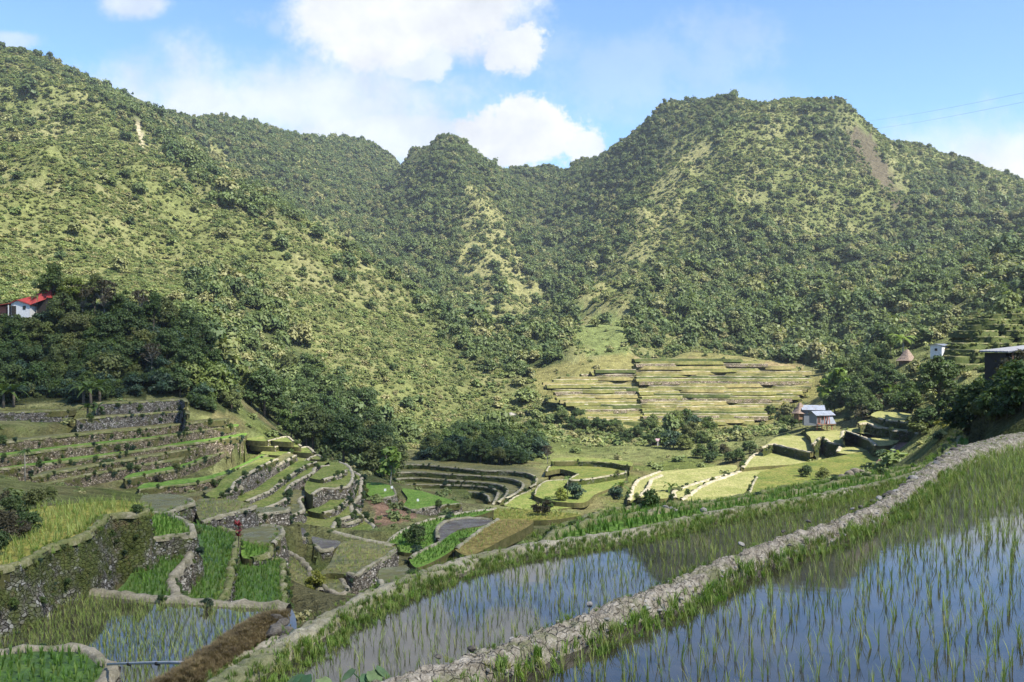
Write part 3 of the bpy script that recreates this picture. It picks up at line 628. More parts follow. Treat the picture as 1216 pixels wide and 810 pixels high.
def ngon(name, xy, z, mat, side=0):
    me = bpy.data.meshes.new(name); n_ = len(xy); v = [(p[0], p[1], z) for p in xy]; f = [tuple(range(n_))]
    if side:
        v += [(p[0], p[1], z - side) for p in xy]; f += [((i + 1) % n_, i, n_ + i, n_ + (i + 1) % n_) for i in range(n_)]
    me.from_pydata(v, [], f); me.materials.append(mat); me.materials.append(M['earthside'])
    for q in me.polygons[1:]: q.material_index = 1
    me.update()
    if me.polygons[0].normal.z < 0: me.flip_normals()
    return me
def grid_mesh(name, rows, mat, smooth=True):          # rows: list of (n,3) arrays of equal length
    n = len(rows[0]); v = np.concatenate(rows); f = []
    a = np.arange(n - 1)
    for r in range(len(rows) - 1):
        f.append(np.stack([r * n + a, r * n + a + 1, (r + 1) * n + a + 1, (r + 1) * n + a], -1))
    return mesh_np(name, v, np.concatenate(f), mat, smooth)
def offset_normals(xy):
    t = np.gradient(xy, axis=0); t /= np.linalg.norm(t, axis=1)[:, None] + 1e-9
    return np.stack([t[:, 1], -t[:, 0]], -1)          # right-hand normal
for q in PADS:
    po = q['poly']; d = np.mean([p[1] for p in po]); step = float(np.clip(d * .0045, .14, 1.2))
    loop = crspline(po, step, True)
    tag(link(q['name'], ngon(q['name'], loop, q['z'], M[q['mat']], (q.get('side') or (2.2 if d < 60 else .9)) if q['name'] != 'flooded_paddy' else 0)), kind='structure')
    q['loop'] = loop
    area = sum(po[i][0] * po[(i + 1) % len(po)][1] - po[(i + 1) % len(po)][0] * po[i][1] for i in range(len(po)))
    if not q['rim']: continue
    rim = po[q['rim'][0]:q['rim'][1] + 1]; rl = crspline(rim, step, False)
    nr = offset_normals(rl) * (1 if area > 0 else -1)   # outward
    z = q['z']; bw, bh = q['bw'], q['bh']
    wv = 1 + .45 * fbm(rl[:, 0] * .9, rl[:, 1] * .9, 3, 5)
    jz = bh * .55 * fbm(rl[:, 0] * 1.4, rl[:, 1] * 1.4, 3, 6)
    def row(o, h, amp=0, s=0):
        e = amp * fbm(rl[:, 0] * 1.7 + s * 3.1, rl[:, 1] * 1.7 + s * 1.7, 3, 8)
        xy = rl + nr * (o + e)[:, None] if np.ndim(o + e) else rl + nr * o
        return np.column_stack([xy, np.broadcast_to(z + h, rl[:, :1].T.shape[1:])])
    one = np.ones(len(rl))
    if q['bund']:
        rows = [row(-bw * wv * 1.15, -.02 * one), row(-bw * wv * .9, bh * .8 + jz), row(-bw * wv * .45, bh * 1.1 + jz, .07, 1), row(-bw * wv * .1, bh * 1.05 + jz * 1.3, .08, 5), row(.04 * one, bh + jz, .09, 2), row(.10 * one, bh * .5 + jz, .09, 3), row(.13 * one, -.14 * one, .09, 4)]
        bm_ = grid_mesh('bund', rows, M['dam' if q['bund'] == 'pathfar' and d < 90 else q['bund']])
    else: bm_ = None
    H = q['skirt']; ns = int(max(4, H / max(.3, step * .5))); rows = []
    for k in range(ns + 1):
        h = .03 - (H + .03) * k / ns
        rows.append(row((.05 if q['bund'] else 0) + q['batter'] * (H * k / ns), h * one if k else h * one, .20 if d < 120 else .25, k))
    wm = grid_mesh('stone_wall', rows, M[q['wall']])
    if q['label'] == '@far':
        lab, grp = 'thin retaining wall among the many on the sunny terraced slope across the valley', 'retaining walls of the far terraced slope'
    else: lab, grp = q['label'], None
    wo = link('stone_wall', wm); tag(wo, lab, 'stone wall', grp, 'thing')
    if bm_: link('bund', bm_, wo)
exec_time('paddies')

def sweep(name, line, z, hw, side, step, mat, amp=.05, nx=15, rough=1.0, arc=.15, clod=0., parent=None):
    rl = crspline(line, step, False); n_ = len(rl)
    s = np.linspace(0, 1, n_); zz = np.interp(s, np.linspace(0, 1, len(line)), [z] * len(line) if np.isscalar(z) else z)
    hh = np.interp(s, np.linspace(0, 1, len(line)), [hw] * len(line) if np.isscalar(hw) else hw)
    nr = offset_normals(rl); rows = []
    e1 = 1 + .18 * pnoise(rl[:, 0] * .9, rl[:, 1] * .9, 71) * rough; e2 = 1 + .18 * pnoise(rl[:, 0] * .9 + 40, rl[:, 1] * .9, 72) * rough
    for u in np.linspace(-1.9, 1.9, nx):
        hw_ = hh * (e1 if u < 0 else e2); xy = rl + nr * (u * hw_)[:, None]
        a = abs(u); h = -side * sstep(.75, 1.9, a) + arc * (1 - min(a, 1) ** 2) * .5
        nz = amp * fbm(xy[:, 0] * 3.0, xy[:, 1] * 3.0, 4, 81)
        if clod: nz = nz + clod * (1 - np.abs(fbm(xy[:, 0] * 8.5, xy[:, 1] * 8.5, 2, 91)) * 2.0)
        rows.append(np.column_stack([xy, zz + h + nz]))
    return grid_mesh(name, rows, mat, True)
hwp = [.19, .19, .18, .17, .16, .16, .165, .18, .22, .28, .36, .43, .48, .48, .44, .42, .4]
tag(link('path', sweep('path', PATHW, -3.78, hwp, .42, .045, M['path'], .05, 35, arc=.03, clod=.045)), kind='structure')
B2 = [P(x, y, -5.35) for x, y in pts('235,830 285,797 335,767 395,731 448,704 500,684 560,664 630,649 700,639 760,629 820,616 880,604 940,595 1000,583 1050,573 1096,560 1150,538')]
tag(link('earth_bund', sweep('earth_bund', B2, -5.36, .28, 1.0, .12, M['bund_top'], .05, 21, arc=.1, clod=.03)), kind='structure')
B3 = [P(x, y, -6.85) for x, y in pts('170,840 218,808 250,794 285,779 312,769 335,757')]
tag(link('path', sweep('path', B3, -6.85, .26, .7, .08, M['pathfar'], .05, 17, arc=.05)), kind='structure')
BK = [P(x, y, -6.75) for x, y in pts('175,826 215,806 250,782 290,754 318,736 338,734')]
tag(link('grass_bank', sweep('grass_bank', BK, -6.74, .22, 1.2, .1, M['drygrass'], .07, 19, arc=.2)), kind='structure')
bw_ = ngon('flooded_paddy', [P(x, y, -7.05)[:2] for x, y in pts('225,822 262,806 300,782 332,765 345,762 322,782 285,806 250,830')], -7.05, M['water'])
tag(link('flooded_paddy', bw_), kind='structure')

# ------------------------------------------------------------------ plants: prototypes
def leafquads(c, nrm, size, asp=1.6, rng=RNG):
    n_ = len(c); a = rng.normal(size=(n_, 3)); t = np.cross(nrm, a); t /= np.linalg.norm(t, axis=1)[:, None] + 1e-9
    b = np.cross(nrm, t); s = (size * rng.uniform(.6, 1.3, n_))[:, None]
    u = t * s * .5 * asp; w = b * s * .5
    v = np.stack([c - u, c + w - u * .1, c + u, c - w - u * .1], 1).reshape(-1, 3)
    return v, np.arange(n_ * 4).reshape(-1, 4)
def crown_mesh(name, blobs, nleaf, size, mat, up=.35, shell=.6):
    bl = np.array(blobs, float); w = bl[:, 3] ** 2; k = RNG.choice(len(bl), nleaf, p=w / w.sum())
    dirn = RNG.normal(size=(nleaf, 3)); dirn /= np.linalg.norm(dirn, axis=1)[:, None]
    dirn[:, 2] = np.where(dirn[:, 2] < -.3, -dirn[:, 2], dirn[:, 2])
    rr = bl[k, 3] * (shell + (1 - shell) * RNG.random(nleaf)) * (1 + .25 * RNG.normal(size=nleaf))
    c = bl[k, :3] + dirn * rr[:, None] * np.array([1, 1, .8])
    nrm = dirn + RNG.normal(size=(nleaf, 3)) * .55 + np.array([0, 0, up]); nrm /= np.linalg.norm(nrm, axis=1)[:, None]
    v, f = leafquads(c, nrm, size); return mesh_np(name, v, f, mat)
def blobs_ellipsoid(n_, rx, rz, zc, br, rnd):
    o = []
    for i in range(n_):
        a = rnd.uniform(0, 2 * math.pi); u = rnd.uniform(-.7, 1); r = math.sqrt(max(0, 1 - u * u)) * rnd.uniform(.55, 1.05)
        o.append((rx * r * math.cos(a), rx * r * math.sin(a), zc + rz * u * rnd.uniform(.7, 1.05), br * rnd.uniform(.6, 1.25)))
    o.append((0, 0, zc, rx * .55)); return o
def trunk_mb(h, r, blobs, rnd, nl=8, lean=.4):
    m = MB(); top = Vector((rnd.uniform(-lean, lean), rnd.uniform(-lean, lean), h))
    m.tube([(0, 0, -.4), (top.x * .25, top.y * .25, h * .35), (top.x * .6, top.y * .6, h * .7), top], [r * 1.3, r, r * .75, r * .35], 8)
    for b in rnd.sample(blobs, min(nl, len(blobs))):
        s = Vector((top.x * .6, top.y * .6, h * rnd.uniform(.45, .75))); e = Vector(b[:3]); mid_ = s.lerp(e, .5) + Vector((0, 0, -.15 * (e - s).length * rnd.random()))
        m.tube([s, mid_, e], [r * .45, r * .3, r * .12], 6)
    return m
PROTO = {}
def tree_proto(key, h, rx, rz, nb, br, nleaf, ls, leaf, r=.2, bark='bark', nl=9, up=.35, zc=None, shell=.6):
    rnd = random.Random(hash(key) % 1000 if False else sum(map(ord, key)))
    bl = blobs_ellipsoid(nb, rx, rz, zc if zc is not None else h - rz * .75, br, rnd)
    PROTO[key] = dict(crown=crown_mesh('crown', bl, nleaf, ls, M[leaf], up, shell), trunk=trunk_mb(h - rz * .5, r, bl, rnd, nl).mesh('trunk', M[bark], True), h=h)
tree_proto('broad_a', 9, 3.2, 3.9, 34, 1.2, 6000, .34, 'leaf_dark', zc=4.7)
tree_proto('broad_b', 10, 2.8, 4.3, 32, 1.1, 5600, .34, 'leaf_mid', zc=5.2)
tree_proto('broad_c', 7, 3.5, 3.2, 36, 1.05, 6000, .32, 'leaf_dark', .22, zc=3.4)
tree_proto('tall_a', 12, 2.6, 4.2, 24, 1.1, 4600, .36, 'leaf_mid', .18)
tree_proto('bare_a', 9, 3.0, 3.0, 40, .7, 1900, .26, 'leaf_brown', .16, 'palebark', 30)
tree_proto('gold_a', 8, 2.6, 2.6, 22, 1.0, 3200, .32, 'leaf_yellow', .18)
tree_proto('big_dark', 7, 2.9, 2.6, 46, .75, 8000, .22, 'leaf_dark', .17, 'bark', 24)
tree_proto('lime_a', 7, 1.7, 2.6, 12, .8, 420, .75, 'leaf_lime', .12, 'palebark', 6)
tree_proto('bush_a', 2.0, 1.05, .95, 20, .45, 1700, .16, 'leaf_mid', .05, zc=.85)
tree_proto('bush_b', 2.0, 1.05, .95, 20, .45, 1700, .16, 'leaf_dark', .05, zc=.85)
tree_proto('bush_y', 2.0, 1.05, .95, 20, .45, 1700, .16, 'leaf_yellow', .05, zc=.85)
tree_proto('bush_t', 2.0, 1.05, .95, 20, .45, 1700, .16, 'leaf_teal', .05, zc=.85)
tree_proto('bush_r', 2.0, 1.05, .95, 20, .45, 1200, .16, 'leaf_brown', .05, zc=.85)
def frond_mesh(name, n_, L, droop, w, mat, z0, leafy=True, rise=.9, seed=1):
    rnd = random.Random(seed); v = []; f = []
    for i in range(n_):
        a = 2 * math.pi * i / n_ + rnd.uniform(-.25, .25); ri = rise * rnd.uniform(.35, 1.25); Lx = L * rnd.uniform(.8, 1.1)
        pr = []
        for k in range(9):
            t = k / 8; rr = Lx * t * (1 - .15 * t); pr.append(Vector((rr * math.cos(a), rr * math.sin(a), z0 + Lx * (ri * t - droop * t * t))))
        side = Vector((-math.sin(a), math.cos(a), 0))
        if leafy:
            for k in range(26):
                t = .1 + .9 * k / 26; j = min(7, int(t * 8)); p = pr[j].lerp(pr[j + 1], t * 8 - j); dr = (pr[j + 1] - pr[j]).normalized()
                for s in (-1, 1):
                    tip = p + side * s * w * math.sin(math.pi * min(.97, t * .8 + .2)) + dr * w * .45 + Vector((0, 0, -w * .35)); b = len(v); q = dr * w * .12
                    v += [p - q, p + q, tip]; f.append((b, b + 1, b + 2))
        else:
            for k in range(8):
                t0, t1 = k / 8, (k + 1) / 8; w0, w1 = w * math.sin(math.pi * (t0 * .92 + .06)) , w * math.sin(math.pi * (t1 * .92 + .06)); b = len(v)
                dz = Vector((0, 0, .18 * w))
                v += [pr[k] - side * w0 + dz, pr[k], pr[k] + side * w0 + dz, pr[k + 1] - side * w1 + dz, pr[k + 1], pr[k + 1] + side * w1 + dz]
                f += [(b, b + 1, b + 4), (b, b + 4, b + 3), (b + 1, b + 2, b + 5), (b + 1, b + 5, b + 4)]
    return mesh_np(name, [tuple(q) for q in v], f, mat)
def palm_proto(key, h, r, n_, L, droop, w, leaf, leafy, rise=.9, bark='palebark'):
    m = MB(); m.tube([(0, 0, -.3), (.05 * h * .3, 0, h * .5), (.04 * h, .02 * h, h)], [r * 1.3, r, r * .8], 8)
    PROTO[key] = dict(crown=frond_mesh('crown', n_, L, droop, w, M[leaf], h, leafy, rise, len(key)), trunk=m.mesh('trunk', M[bark], True), h=h + .5 * L)
palm_proto('palm', 5.5, .09, 11, 1.7, .95, .34, 'leaf_mid', True)
palm_proto('coco', 4.2, .14, 13, 3.0, .75, .6, 'leaf_lime', True)
palm_proto('banana', 1.6, .14, 8, 1.9, .85, .28, 'leaf_mid', False, 1.1, 'bark')
def put(key, name, label, cat, loc, h=None, rz=None, group=None, squash=1.0):
    p = PROTO[key]; s = (h / p['h']) if h else 1.0
    t = thing(name, label, cat, loc, random.uniform(0, 6.28) if rz is None else rz, group); t.scale = (s * squash, s * squash, s)
    link('trunk', p['trunk'], t); link('crown', p['crown'], t); return t

# ---- instanced masses
def proto_collection(name, meshes):
    c = bpy.data.collections.new(name)
    for i, m in enumerate(meshes):
        o = bpy.data.objects.new('%s_form' % name, m); c.objects.link(o)
    return c
def geo_instances(name, P3, scl, rot, idx, coll, label=None, cat=None, tilt=None):
    P3 = np.asarray(P3, np.float32).reshape(-1, 3); n_ = len(P3)
    me = bpy.data.meshes.new(name); me.vertices.add(n_); me.vertices.foreach_set('co', P3.ravel()); me.update()
    s = np.asarray(scl, np.float32)
    if s.ndim == 1: s = np.repeat(s[:, None], 3, 1)
    a = me.attributes.new('scl', 'FLOAT_VECTOR', 'POINT'); a.data.foreach_set('vector', s.astype(np.float32).ravel())
    r3 = np.zeros((n_, 3), np.float32); r3[:, 2] = rot
    if tilt is not None: r3[:, :2] = tilt
    a = me.attributes.new('rot', 'FLOAT_VECTOR', 'POINT'); a.data.foreach_set('vector', r3.ravel())
    a = me.attributes.new('pick', 'INT', 'POINT'); a.data.foreach_set('value', np.asarray(idx, np.int32))
    o = link(name, me)
    g = bpy.data.node_groups.new(name, 'GeometryNodeTree')
    g.interface.new_socket('Geometry', in_out='INPUT', socket_type='NodeSocketGeometry'); g.interface.new_socket('Geometry', in_out='OUTPUT', socket_type='NodeSocketGeometry')
    N = g.nodes; gi = N.new('NodeGroupInput'); go = N.new('NodeGroupOutput'); io = N.new('GeometryNodeInstanceOnPoints'); ci = N.new('GeometryNodeCollectionInfo')
    ci.inputs['Collection'].default_value = coll; ci.inputs['Separate Children'].default_value = True; ci.inputs['Reset Children'].default_value = True
    def at(nm, tp):
        q = N.new('GeometryNodeInputNamedAttribute'); q.data_type = tp; q.inputs['Name'].default_value = nm; return q.outputs['Attribute']
    io.inputs['Pick Instance'].default_value = True
    L = g.links.new
    L(gi.outputs[0], io.inputs['Points']); L(ci.outputs[0], io.inputs['Instance']); L(at('pick', 'INT'), io.inputs['Instance Index'])
    L(at('scl', 'FLOAT_VECTOR'), io.inputs['Scale']); L(at('rot', 'FLOAT_VECTOR'), io.inputs['Rotation']); L(io.outputs[0], go.inputs[0])
    md = o.modifiers.new('scatter', 'NODES'); md.node_group = g
    tag(o, label, cat, kind='stuff'); return o
def scatter_grid(dens, seed, lim=400000):              # dens per m2 on terrain vertices -> random points
    rg = np.random.default_rng(seed); i, j = np.nonzero(dens[:-1, :-1] > 0)
    dr = rad[j + 1] - rad[j]; da = np.radians(ang[i + 1] - ang[i]); area = dr * da * rad[j] * 1.25
    k = rg.poisson(np.minimum(dens[i, j] * area, 60)); i = np.repeat(i, k); j = np.repeat(j, k)
    u = rg.random(len(i)); v = rg.random(len(i))
    def bl(G): return (G[i, j] * (1 - u) + G[i + 1, j] * u) * (1 - v) + (G[i, j + 1] * (1 - u) + G[i + 1, j + 1] * u) * v
    return np.stack([bl(TX), bl(TY), bl(TZ)], -1), i, j
cm = np.maximum.accumulate((TZ + 2) / RG_, axis=1)
vis = (TZ + 22 + RG_ * .012 >= cm * RG_) & (np.abs(AG) < R(35.9))
# keep growth off the terraces and the traced plots
clear = np.ones(TX.shape, bool)
for q in PADS:
    po = q['poly']; xs = [p[0] for p in po]; ys = [p[1] for p in po]
    ix = np.nonzero((TX > min(xs) - 4) & (TX < max(xs) + 4) & (TY > min(ys) - 4) & (TY < max(ys) + 4))
    if len(ix[0]): clear[ix] &= ~(inpoly(TX[ix], TY[ix], po) | (segdist(TX[ix], TY[ix], po, True) < 1.2))
for yard in ('1056,410 1098,410 1098,450 1056,450', '1100,398 1137,398 1137,434 1100,434', '938,474 1000,474 1000,514 938,514'): clear &= ~(inpoly(PXG, PYG, pts(yard)) & (RG_ < 300))
exec_time('protos')
fc = []
for s_ in range(6):
    rnd = random.Random(100 + s_); bl = blobs_ellipsoid(9, .62, .5, .55, .38, rnd); fc.append(crown_mesh('crown_form', bl, 520, .18, M['leaf_far'], .9, .75))
FORM = proto_collection('far_crown', fc)
sh = []
for s_ in range(4):
    rnd = random.Random(200 + s_); bl = blobs_ellipsoid(6, .7, .45, .35, .38, rnd); sh.append(crown_mesh('shrub_form', bl, 200, .25, M['leaf_shrub'], 1.1, .75))
SHRUB = proto_collection('shrub', sh)
hill = front & vis & clear & ~fa_zone & ~rockz
dens = np.where(hill & (RG_ > 225), forest * .10, 0) * np.where(RG_ < 330, .8, 1.0)
pt, i_, j_ = scatter_grid(dens, 5)
sz = np.random.default_rng(6).gamma(5, 1 / 5., len(pt)) * np.where(rad[j_] < 450, 2.3, 2.8) * np.clip(.5 + rid[i_, j_] / 90, .5, 1)
geo_instances('forest', pt - [0, 0, .5], np.stack([sz, sz, sz * np.random.default_rng(8).uniform(1.0, 1.6, len(pt))], -1), np.random.default_rng(7).uniform(0, 6.28, len(pt)), np.random.default_rng(9).integers(0, 6, len(pt)), FORM, 'dense evergreen forest covering the mountain gullies and lower slopes')
print('forest', len(pt))
mead = mask('690,368 752,370 746,415 690,420')
sd = np.where(hill & (RG_ > 255) & (RG_ < 1500), (1 - forest) * (.17 + .22 * sstep(-.4, .5, n2) + .15 * sstep(800, 350, RG_)), 0) * np.where(grassG > .5, .5, 1) * np.where(mead, .06, 1)
bankz = (inpoly(PXG, PYG, pts('1120,500 1150,440 1216,425 1240,500 1150,520 1124,520')) | inpoly(PXG, PYG, pts('1060,482 1108,440 1150,440 1118,488'))) & front & (RG_ > 58) & (RG_ < 235) & clear
sd = np.where(bankz, .16, sd)
sd = np.where(front & vis & clear & (RG_ > 36) & (RG_ < 130) & ~bankz, .14, sd)
sd = np.where(front & vis & fa_zone, .012, sd)
sd = np.where(hill & (RG_ >= 130) & (RG_ <= 262) & ~knoll & ~bankz, .02 + .05 * sstep(.0, .5, n2), sd) * np.where(mask('430,590 470,592 500,600 492,618 470,622 440,628 448,605'), 6, 1)
pt, i_, j_ = scatter_grid(sd, 15)
sz = np.random.default_rng(16).gamma(3, 1 / 3., len(pt)) * np.where(rad[j_] < 130, .32, 1.0) * np.where(rad[j_] < 262, .8, np.where(rad[j_] < 600, .8, 1.1))
geo_instances('shrubs', pt - [0, 0, .15], sz, np.random.default_rng(17).uniform(0, 6.28, len(pt)), np.random.default_rng(19).integers(0, 4, len(pt)), SHRUB, 'scrub and low bushes dotted over the grassy mountain slopes')
print('shrubs', len(pt))
ks = np.where(knoll & vis, .22, 0)
ks = np.where(inpoly(PXG, PYG, pts('498,553 512,530 545,514 600,506 640,520 650,546 600,555')) & (RG_ > 210) & (RG_ < 264) & front & clear, .30, ks)
ks = np.where(inpoly(PXG, PYG, pts('-12,345 60,345 60,392 -12,392')), 0, ks)
pt, i_, j_ = scatter_grid(ks, 25)
sz = np.random.default_rng(26).gamma(6, 1 / 6., len(pt)) * 1.5
UND = proto_collection('undergrowth', [PROTO[k]['crown'] for k in ('bush_a', 'bush_b', 'bush_t')])
geo_instances('undergrowth', pt - [0, 0, .2], sz * .75, np.random.default_rng(27).uniform(0, 6.28, len(pt)), np.random.default_rng(29).integers(0, 3, len(pt)), UND, 'tangled undergrowth covering the shaded knoll on the left')
print('undergrowth', len(pt))
exec_time('scatter')

def rock_mesh(seed):
    bm = bmesh.new(); bmesh.ops.create_icosphere(bm, subdivisions=3, radius=1); rg = np.random.default_rng(seed); sx_, sy_, sz_ = rg.uniform(.8, 1.25), rg.uniform(.7, 1.0), rg.uniform(.55, .8)
    pl = [(Vector(rg.normal(size=3)).normalized(), rg.uniform(.62, .9)) for _ in range(9)]
    for v in bm.verts:
        for n_, d_ in pl:
            k = v.co.dot(n_)
            if k > d_: v.co -= n_ * (k - d_) * .85
        v.co = Vector((v.co.x * sx_, v.co.y * sy_, v.co.z * sz_))
    me = bpy.data.meshes.new('rock'); bm.to_mesh(me); bm.free(); me.materials.append(M['rock']); return me
# ------------------------------------------------------------------ rice, grass
def blades_mesh(name, n_, spread, lean, wid, mat, seed, curve=.35, hv=.3):
    rg = np.random.default_rng(seed); v = []; f = []
    for i in range(n_):
        a = rg.uniform(0, 6.28); b = rg.uniform(0, 6.28); h = 1 - hv * rg.random(); l = lean * rg.uniform(.2, 1.2)
        base = np.array([spread * rg.random() * math.cos(a), spread * rg.random() * math.sin(a), -.06]); d = np.array([math.cos(b), math.sin(b), 0]); s = np.array([-math.sin(b), math.cos(b), 0]) * wid * rg.uniform(.7, 1.2)
        k0 = len(v)
        for t, w_ in ((0, .8), (.4, 1.0), (.75, .75), (1.0, .1)):
            c = base + np.array([0, 0, h * t * (1 - .12 * curve * t * t)]) + d * (l * t * (.35 + curve * t * t * 1.4)) * h
            v += [c - s * w_ * .5, c + s * w_ * .5]
        for q in range(3): f.append((k0 + 2 * q, k0 + 2 * q + 1, k0 + 2 * q + 3, k0 + 2 * q + 2))
    return mesh_np(name, v, f, mat)
RICEM = [blades_mesh('rice_form', 5 + i % 4, .05, .38, .026, M['rice'], 300 + i, .5) for i in range(6)]
RICE = proto_collection('rice', RICEM)
RICEG = proto_collection('green_rice', [blades_mesh('green_rice_form', 8 + i % 4, .06, .34, .04, M['ricegreen'], 360 + i) for i in range(6)])
GRASS = proto_collection('grass', [blades_mesh('grass_form', 16, .22, .6, .05, M['grassblade'], 320 + i, .5, .5) for i in range(4)])
DRY = proto_collection('dry_tuft', [blades_mesh('dry_form', 18, .22, .75, .045, M['drygrass'], 340 + i, .6, .5) for i in range(4)])
def fill(loop, sp, seed, margin=.25, ang_=.3, jit=.18, py_max=850, keep_out=None):
    rg = np.random.default_rng(seed); lp = [tuple(p[:2]) for p in loop]
    xs = np.array([p[0] for p in lp]); ys = np.array([p[1] for p in lp]); cx, cy = xs.mean(), ys.mean(); Rr = max(np.ptp(xs), np.ptp(ys))
    g = np.arange(-Rr, Rr, sp); gx, gy = np.meshgrid(g, g); gx = gx + rg.normal(size=gx.shape) * sp * jit; gy = gy + rg.normal(size=gx.shape) * sp * jit
    c, s = math.cos(ang_), math.sin(ang_); x = (cx + gx * c - gy * s).ravel(); y = (cy + gx * s + gy * c).ravel()
    px = CX + F * x / np.maximum(y, .1); ok = (px > -120) & (px < 1700) & (y > 2)
    x, y = x[ok], y[ok]; ok = inpoly(x, y, lp) & (segdist(x, y, lp, True) > margin)
    if keep_out: ok &= segdist(x, y, keep_out[0]) > keep_out[1]
    ok &= rg.random(len(x)) > .05
    return x[ok], y[ok], rg
def rice_obj(name, x, y, z, h, rg, label, tl=.16, coll=None, sx=1.0):
    n_ = len(x); k = h * rg.uniform(.72, 1.22, n_)
    s3 = np.stack([k * sx, k * sx, k], -1)
    geo_instances(name, np.stack([x, y, np.full(n_, z)], -1), s3, rg.uniform(0, 6.28, n_), rg.integers(0, 6, n_), coll or RICE, label, None, rg.normal(size=(n_, 2)) * tl * .5)
    return n_
p1 = PADS[0]; x, y, rg = fill(p1['loop'], .27, 401, .3, -.55, .2, keep_out=([p[:2] for p in PATHW], .33))
ok = y < 48; x, y = x[ok], y[ok]
# the nearest plants one by one
py_ = CY + 4.0 * F / y; px_ = CX + F * x / y; seen = (py_ < 806) & (px_ > 4) & (px_ < 1212)
order = np.argsort(np.where(seen, y, 1e9))[:300]; single = np.zeros(len(x), bool); single[order] = True
for i in np.nonzero(single)[0]:
    o = bpy.data.objects.new('rice_plant', RICEM[int(rg.integers(0, 6))]); COL.objects.link(o); h = .31 * rg.uniform(.6, 1.3)
    o.location = (x[i], y[i], -4.0); o.scale = (h, h, h); o.rotation_euler = (rg.normal() * .07, rg.normal() * .07, rg.uniform(0, 6.28))
    tag(o, 'young rice plant standing in the still water of the nearest flooded paddy', 'rice plant', 'rice plants in the nearest flooded paddy')
ok = ~single; print('rice1', rice_obj('rice', x[ok], y[ok], -4.0, .31, rg, 'rows of young rice farther out in the nearest paddy'))
p2 = PADS[1]; x, y, rg = fill(p2['loop'], .235, 402, .45, -.4, .2)
print('rice2', rice_obj('rice', x, y, -5.5, .27, rg, 'rows of young rice in the second flooded paddy', sx=1.0))
for q_, z_, y0, sd_, lb in ((p2, -5.5, 25, 432, 'denser rice at the far end of the second flooded paddy'), (p1, -4.0, 19, 431, 'denser rice at the far end of the nearest paddy')):
    x, y, rg = fill(q_['loop'], .25, sd_, .45, .7, .25, keep_out=([p[:2] for p in PATHW], .4)); ok = (y + 4 * rg.normal(size=len(y)) > y0 + 4) & (y < 48); x, y = x[ok], y[ok]
    print('rice far', rice_obj('rice', x, y, z_, .30, rg, lb, sx=1.25))
x, y, rg = fill(L1['loop'], .22, 403, .5, .2, .22); ok = inpoly(x, y, [p[:2] for p in L1['poly']])
print('riceL', rice_obj('rice', x, y, -11.0, .36, rg, 'thin young rice in the flooded paddy at lower left', sx=1.3))
RH = {'green': (.30, .38, 1.5), 'bright': (.27, .36, 1.6), 'yellow': (.34, .55, 1.5), 'olive': (.42, .36, 1.7), 'rust': (.40, .34, 1.6), 'lime': (.45, .3, 1.7)}
n_ = 0
for i, q in enumerate(PADS):
    d = np.mean([p[1] for p in q['poly']])
    if q['mat'] in RH and d < 115 and q['name'] == 'rice_paddy':
        sp, h, sx = RH[q['mat']]; sp *= max(1, d / 55.)
        x, y, rg = fill(q['loop'], sp, 410 + i, .25, .2 + i, .22)
        if len(x): n_ += rice_obj('rice', x, y, q['z'], h, rg, 'standing rice filling a terrace field', coll=RICEG if q['mat'] in ('green', 'bright') else RICE, sx=sx * max(1, d / 55.))
print('rice fields', n_)
def strip(line, n_, offs, z, h, seed, coll, label, name='grass', zf=None, sx=1.2):
    rl = crspline(line, .2, False); nr = offset_normals(rl); rg = np.random.default_rng(seed); k = rg.integers(0, len(rl), n_); o = rg.uniform(offs[0], offs[1], n_)
    xy = rl[k] + nr[k] * o[:, None] + rg.normal(size=(n_, 2)) * .06; hh = h * rg.uniform(.5, 1.3, n_)
    zz = np.interp(o, z[0], z[1])
    geo_instances(name, np.column_stack([xy, zz]), np.stack([hh * sx, hh * sx, hh], -1), rg.uniform(0, 6.28, n_), rg.integers(0, 4, n_), coll, label)
strip(B2, 3000, (.15, .85), ((.15, .5, .85), (-5.33, -5.48, -5.58)), .17, 501, GRASS, 'lush grass hanging from the second paddy bund')
strip(B2, 800, (-.5, .1), ((-.6, -.3, .2), (-5.5, -5.35, -5.33)), .10, 502, GRASS, 'short turf on top of the second paddy bund')
strip(PATHW, 1100, (.22, .6), ((.22, .6), (-3.86, -4.05)), .19, 503, GRASS, 'sparse weeds along the water edge of the dry path')
strip(PATHW, 600, (-.5, -.1), ((-.5, -.1), (-4.0, -3.75)), .11, 504, GRASS, 'small weeds on the outer edge of the dry path')
strip(BK, 3600, (-.38, .42), ((-.7, 0, .75), (-6.95, -6.62, -7.0)), .11, 505, DRY, 'dry brown grass on the bank at the lower left', 'dry_grass')
strip(B3, 500, (.2, .5), ((.2, .5), (-6.9, -7.1)), .18, 506, GRASS, 'grass along the narrow pale path')
for q in PADS:
    d = np.mean([p[1] for p in q['poly']])
    if q['rim'] and q['bund'] in ('bund_grass', 'bund', 'path') and d < 80:
        rim = q['poly'][q['rim'][0]:q['rim'][1] + 1]; L = sum(math.dist(a[:2], b[:2]) for a, b in zip(rim[:-1], rim[1:]))
        strip(rim, int(L * (7 if q['bund'] == 'bund_grass' else 3)), (-.6, .35), ((-.6, 0, .35), (q['z'], q['z'] + .1, q['z'] - .25)), .22, 520 + int(L * 10), GRASS, 'grass on a terrace bund', sx=1.5)
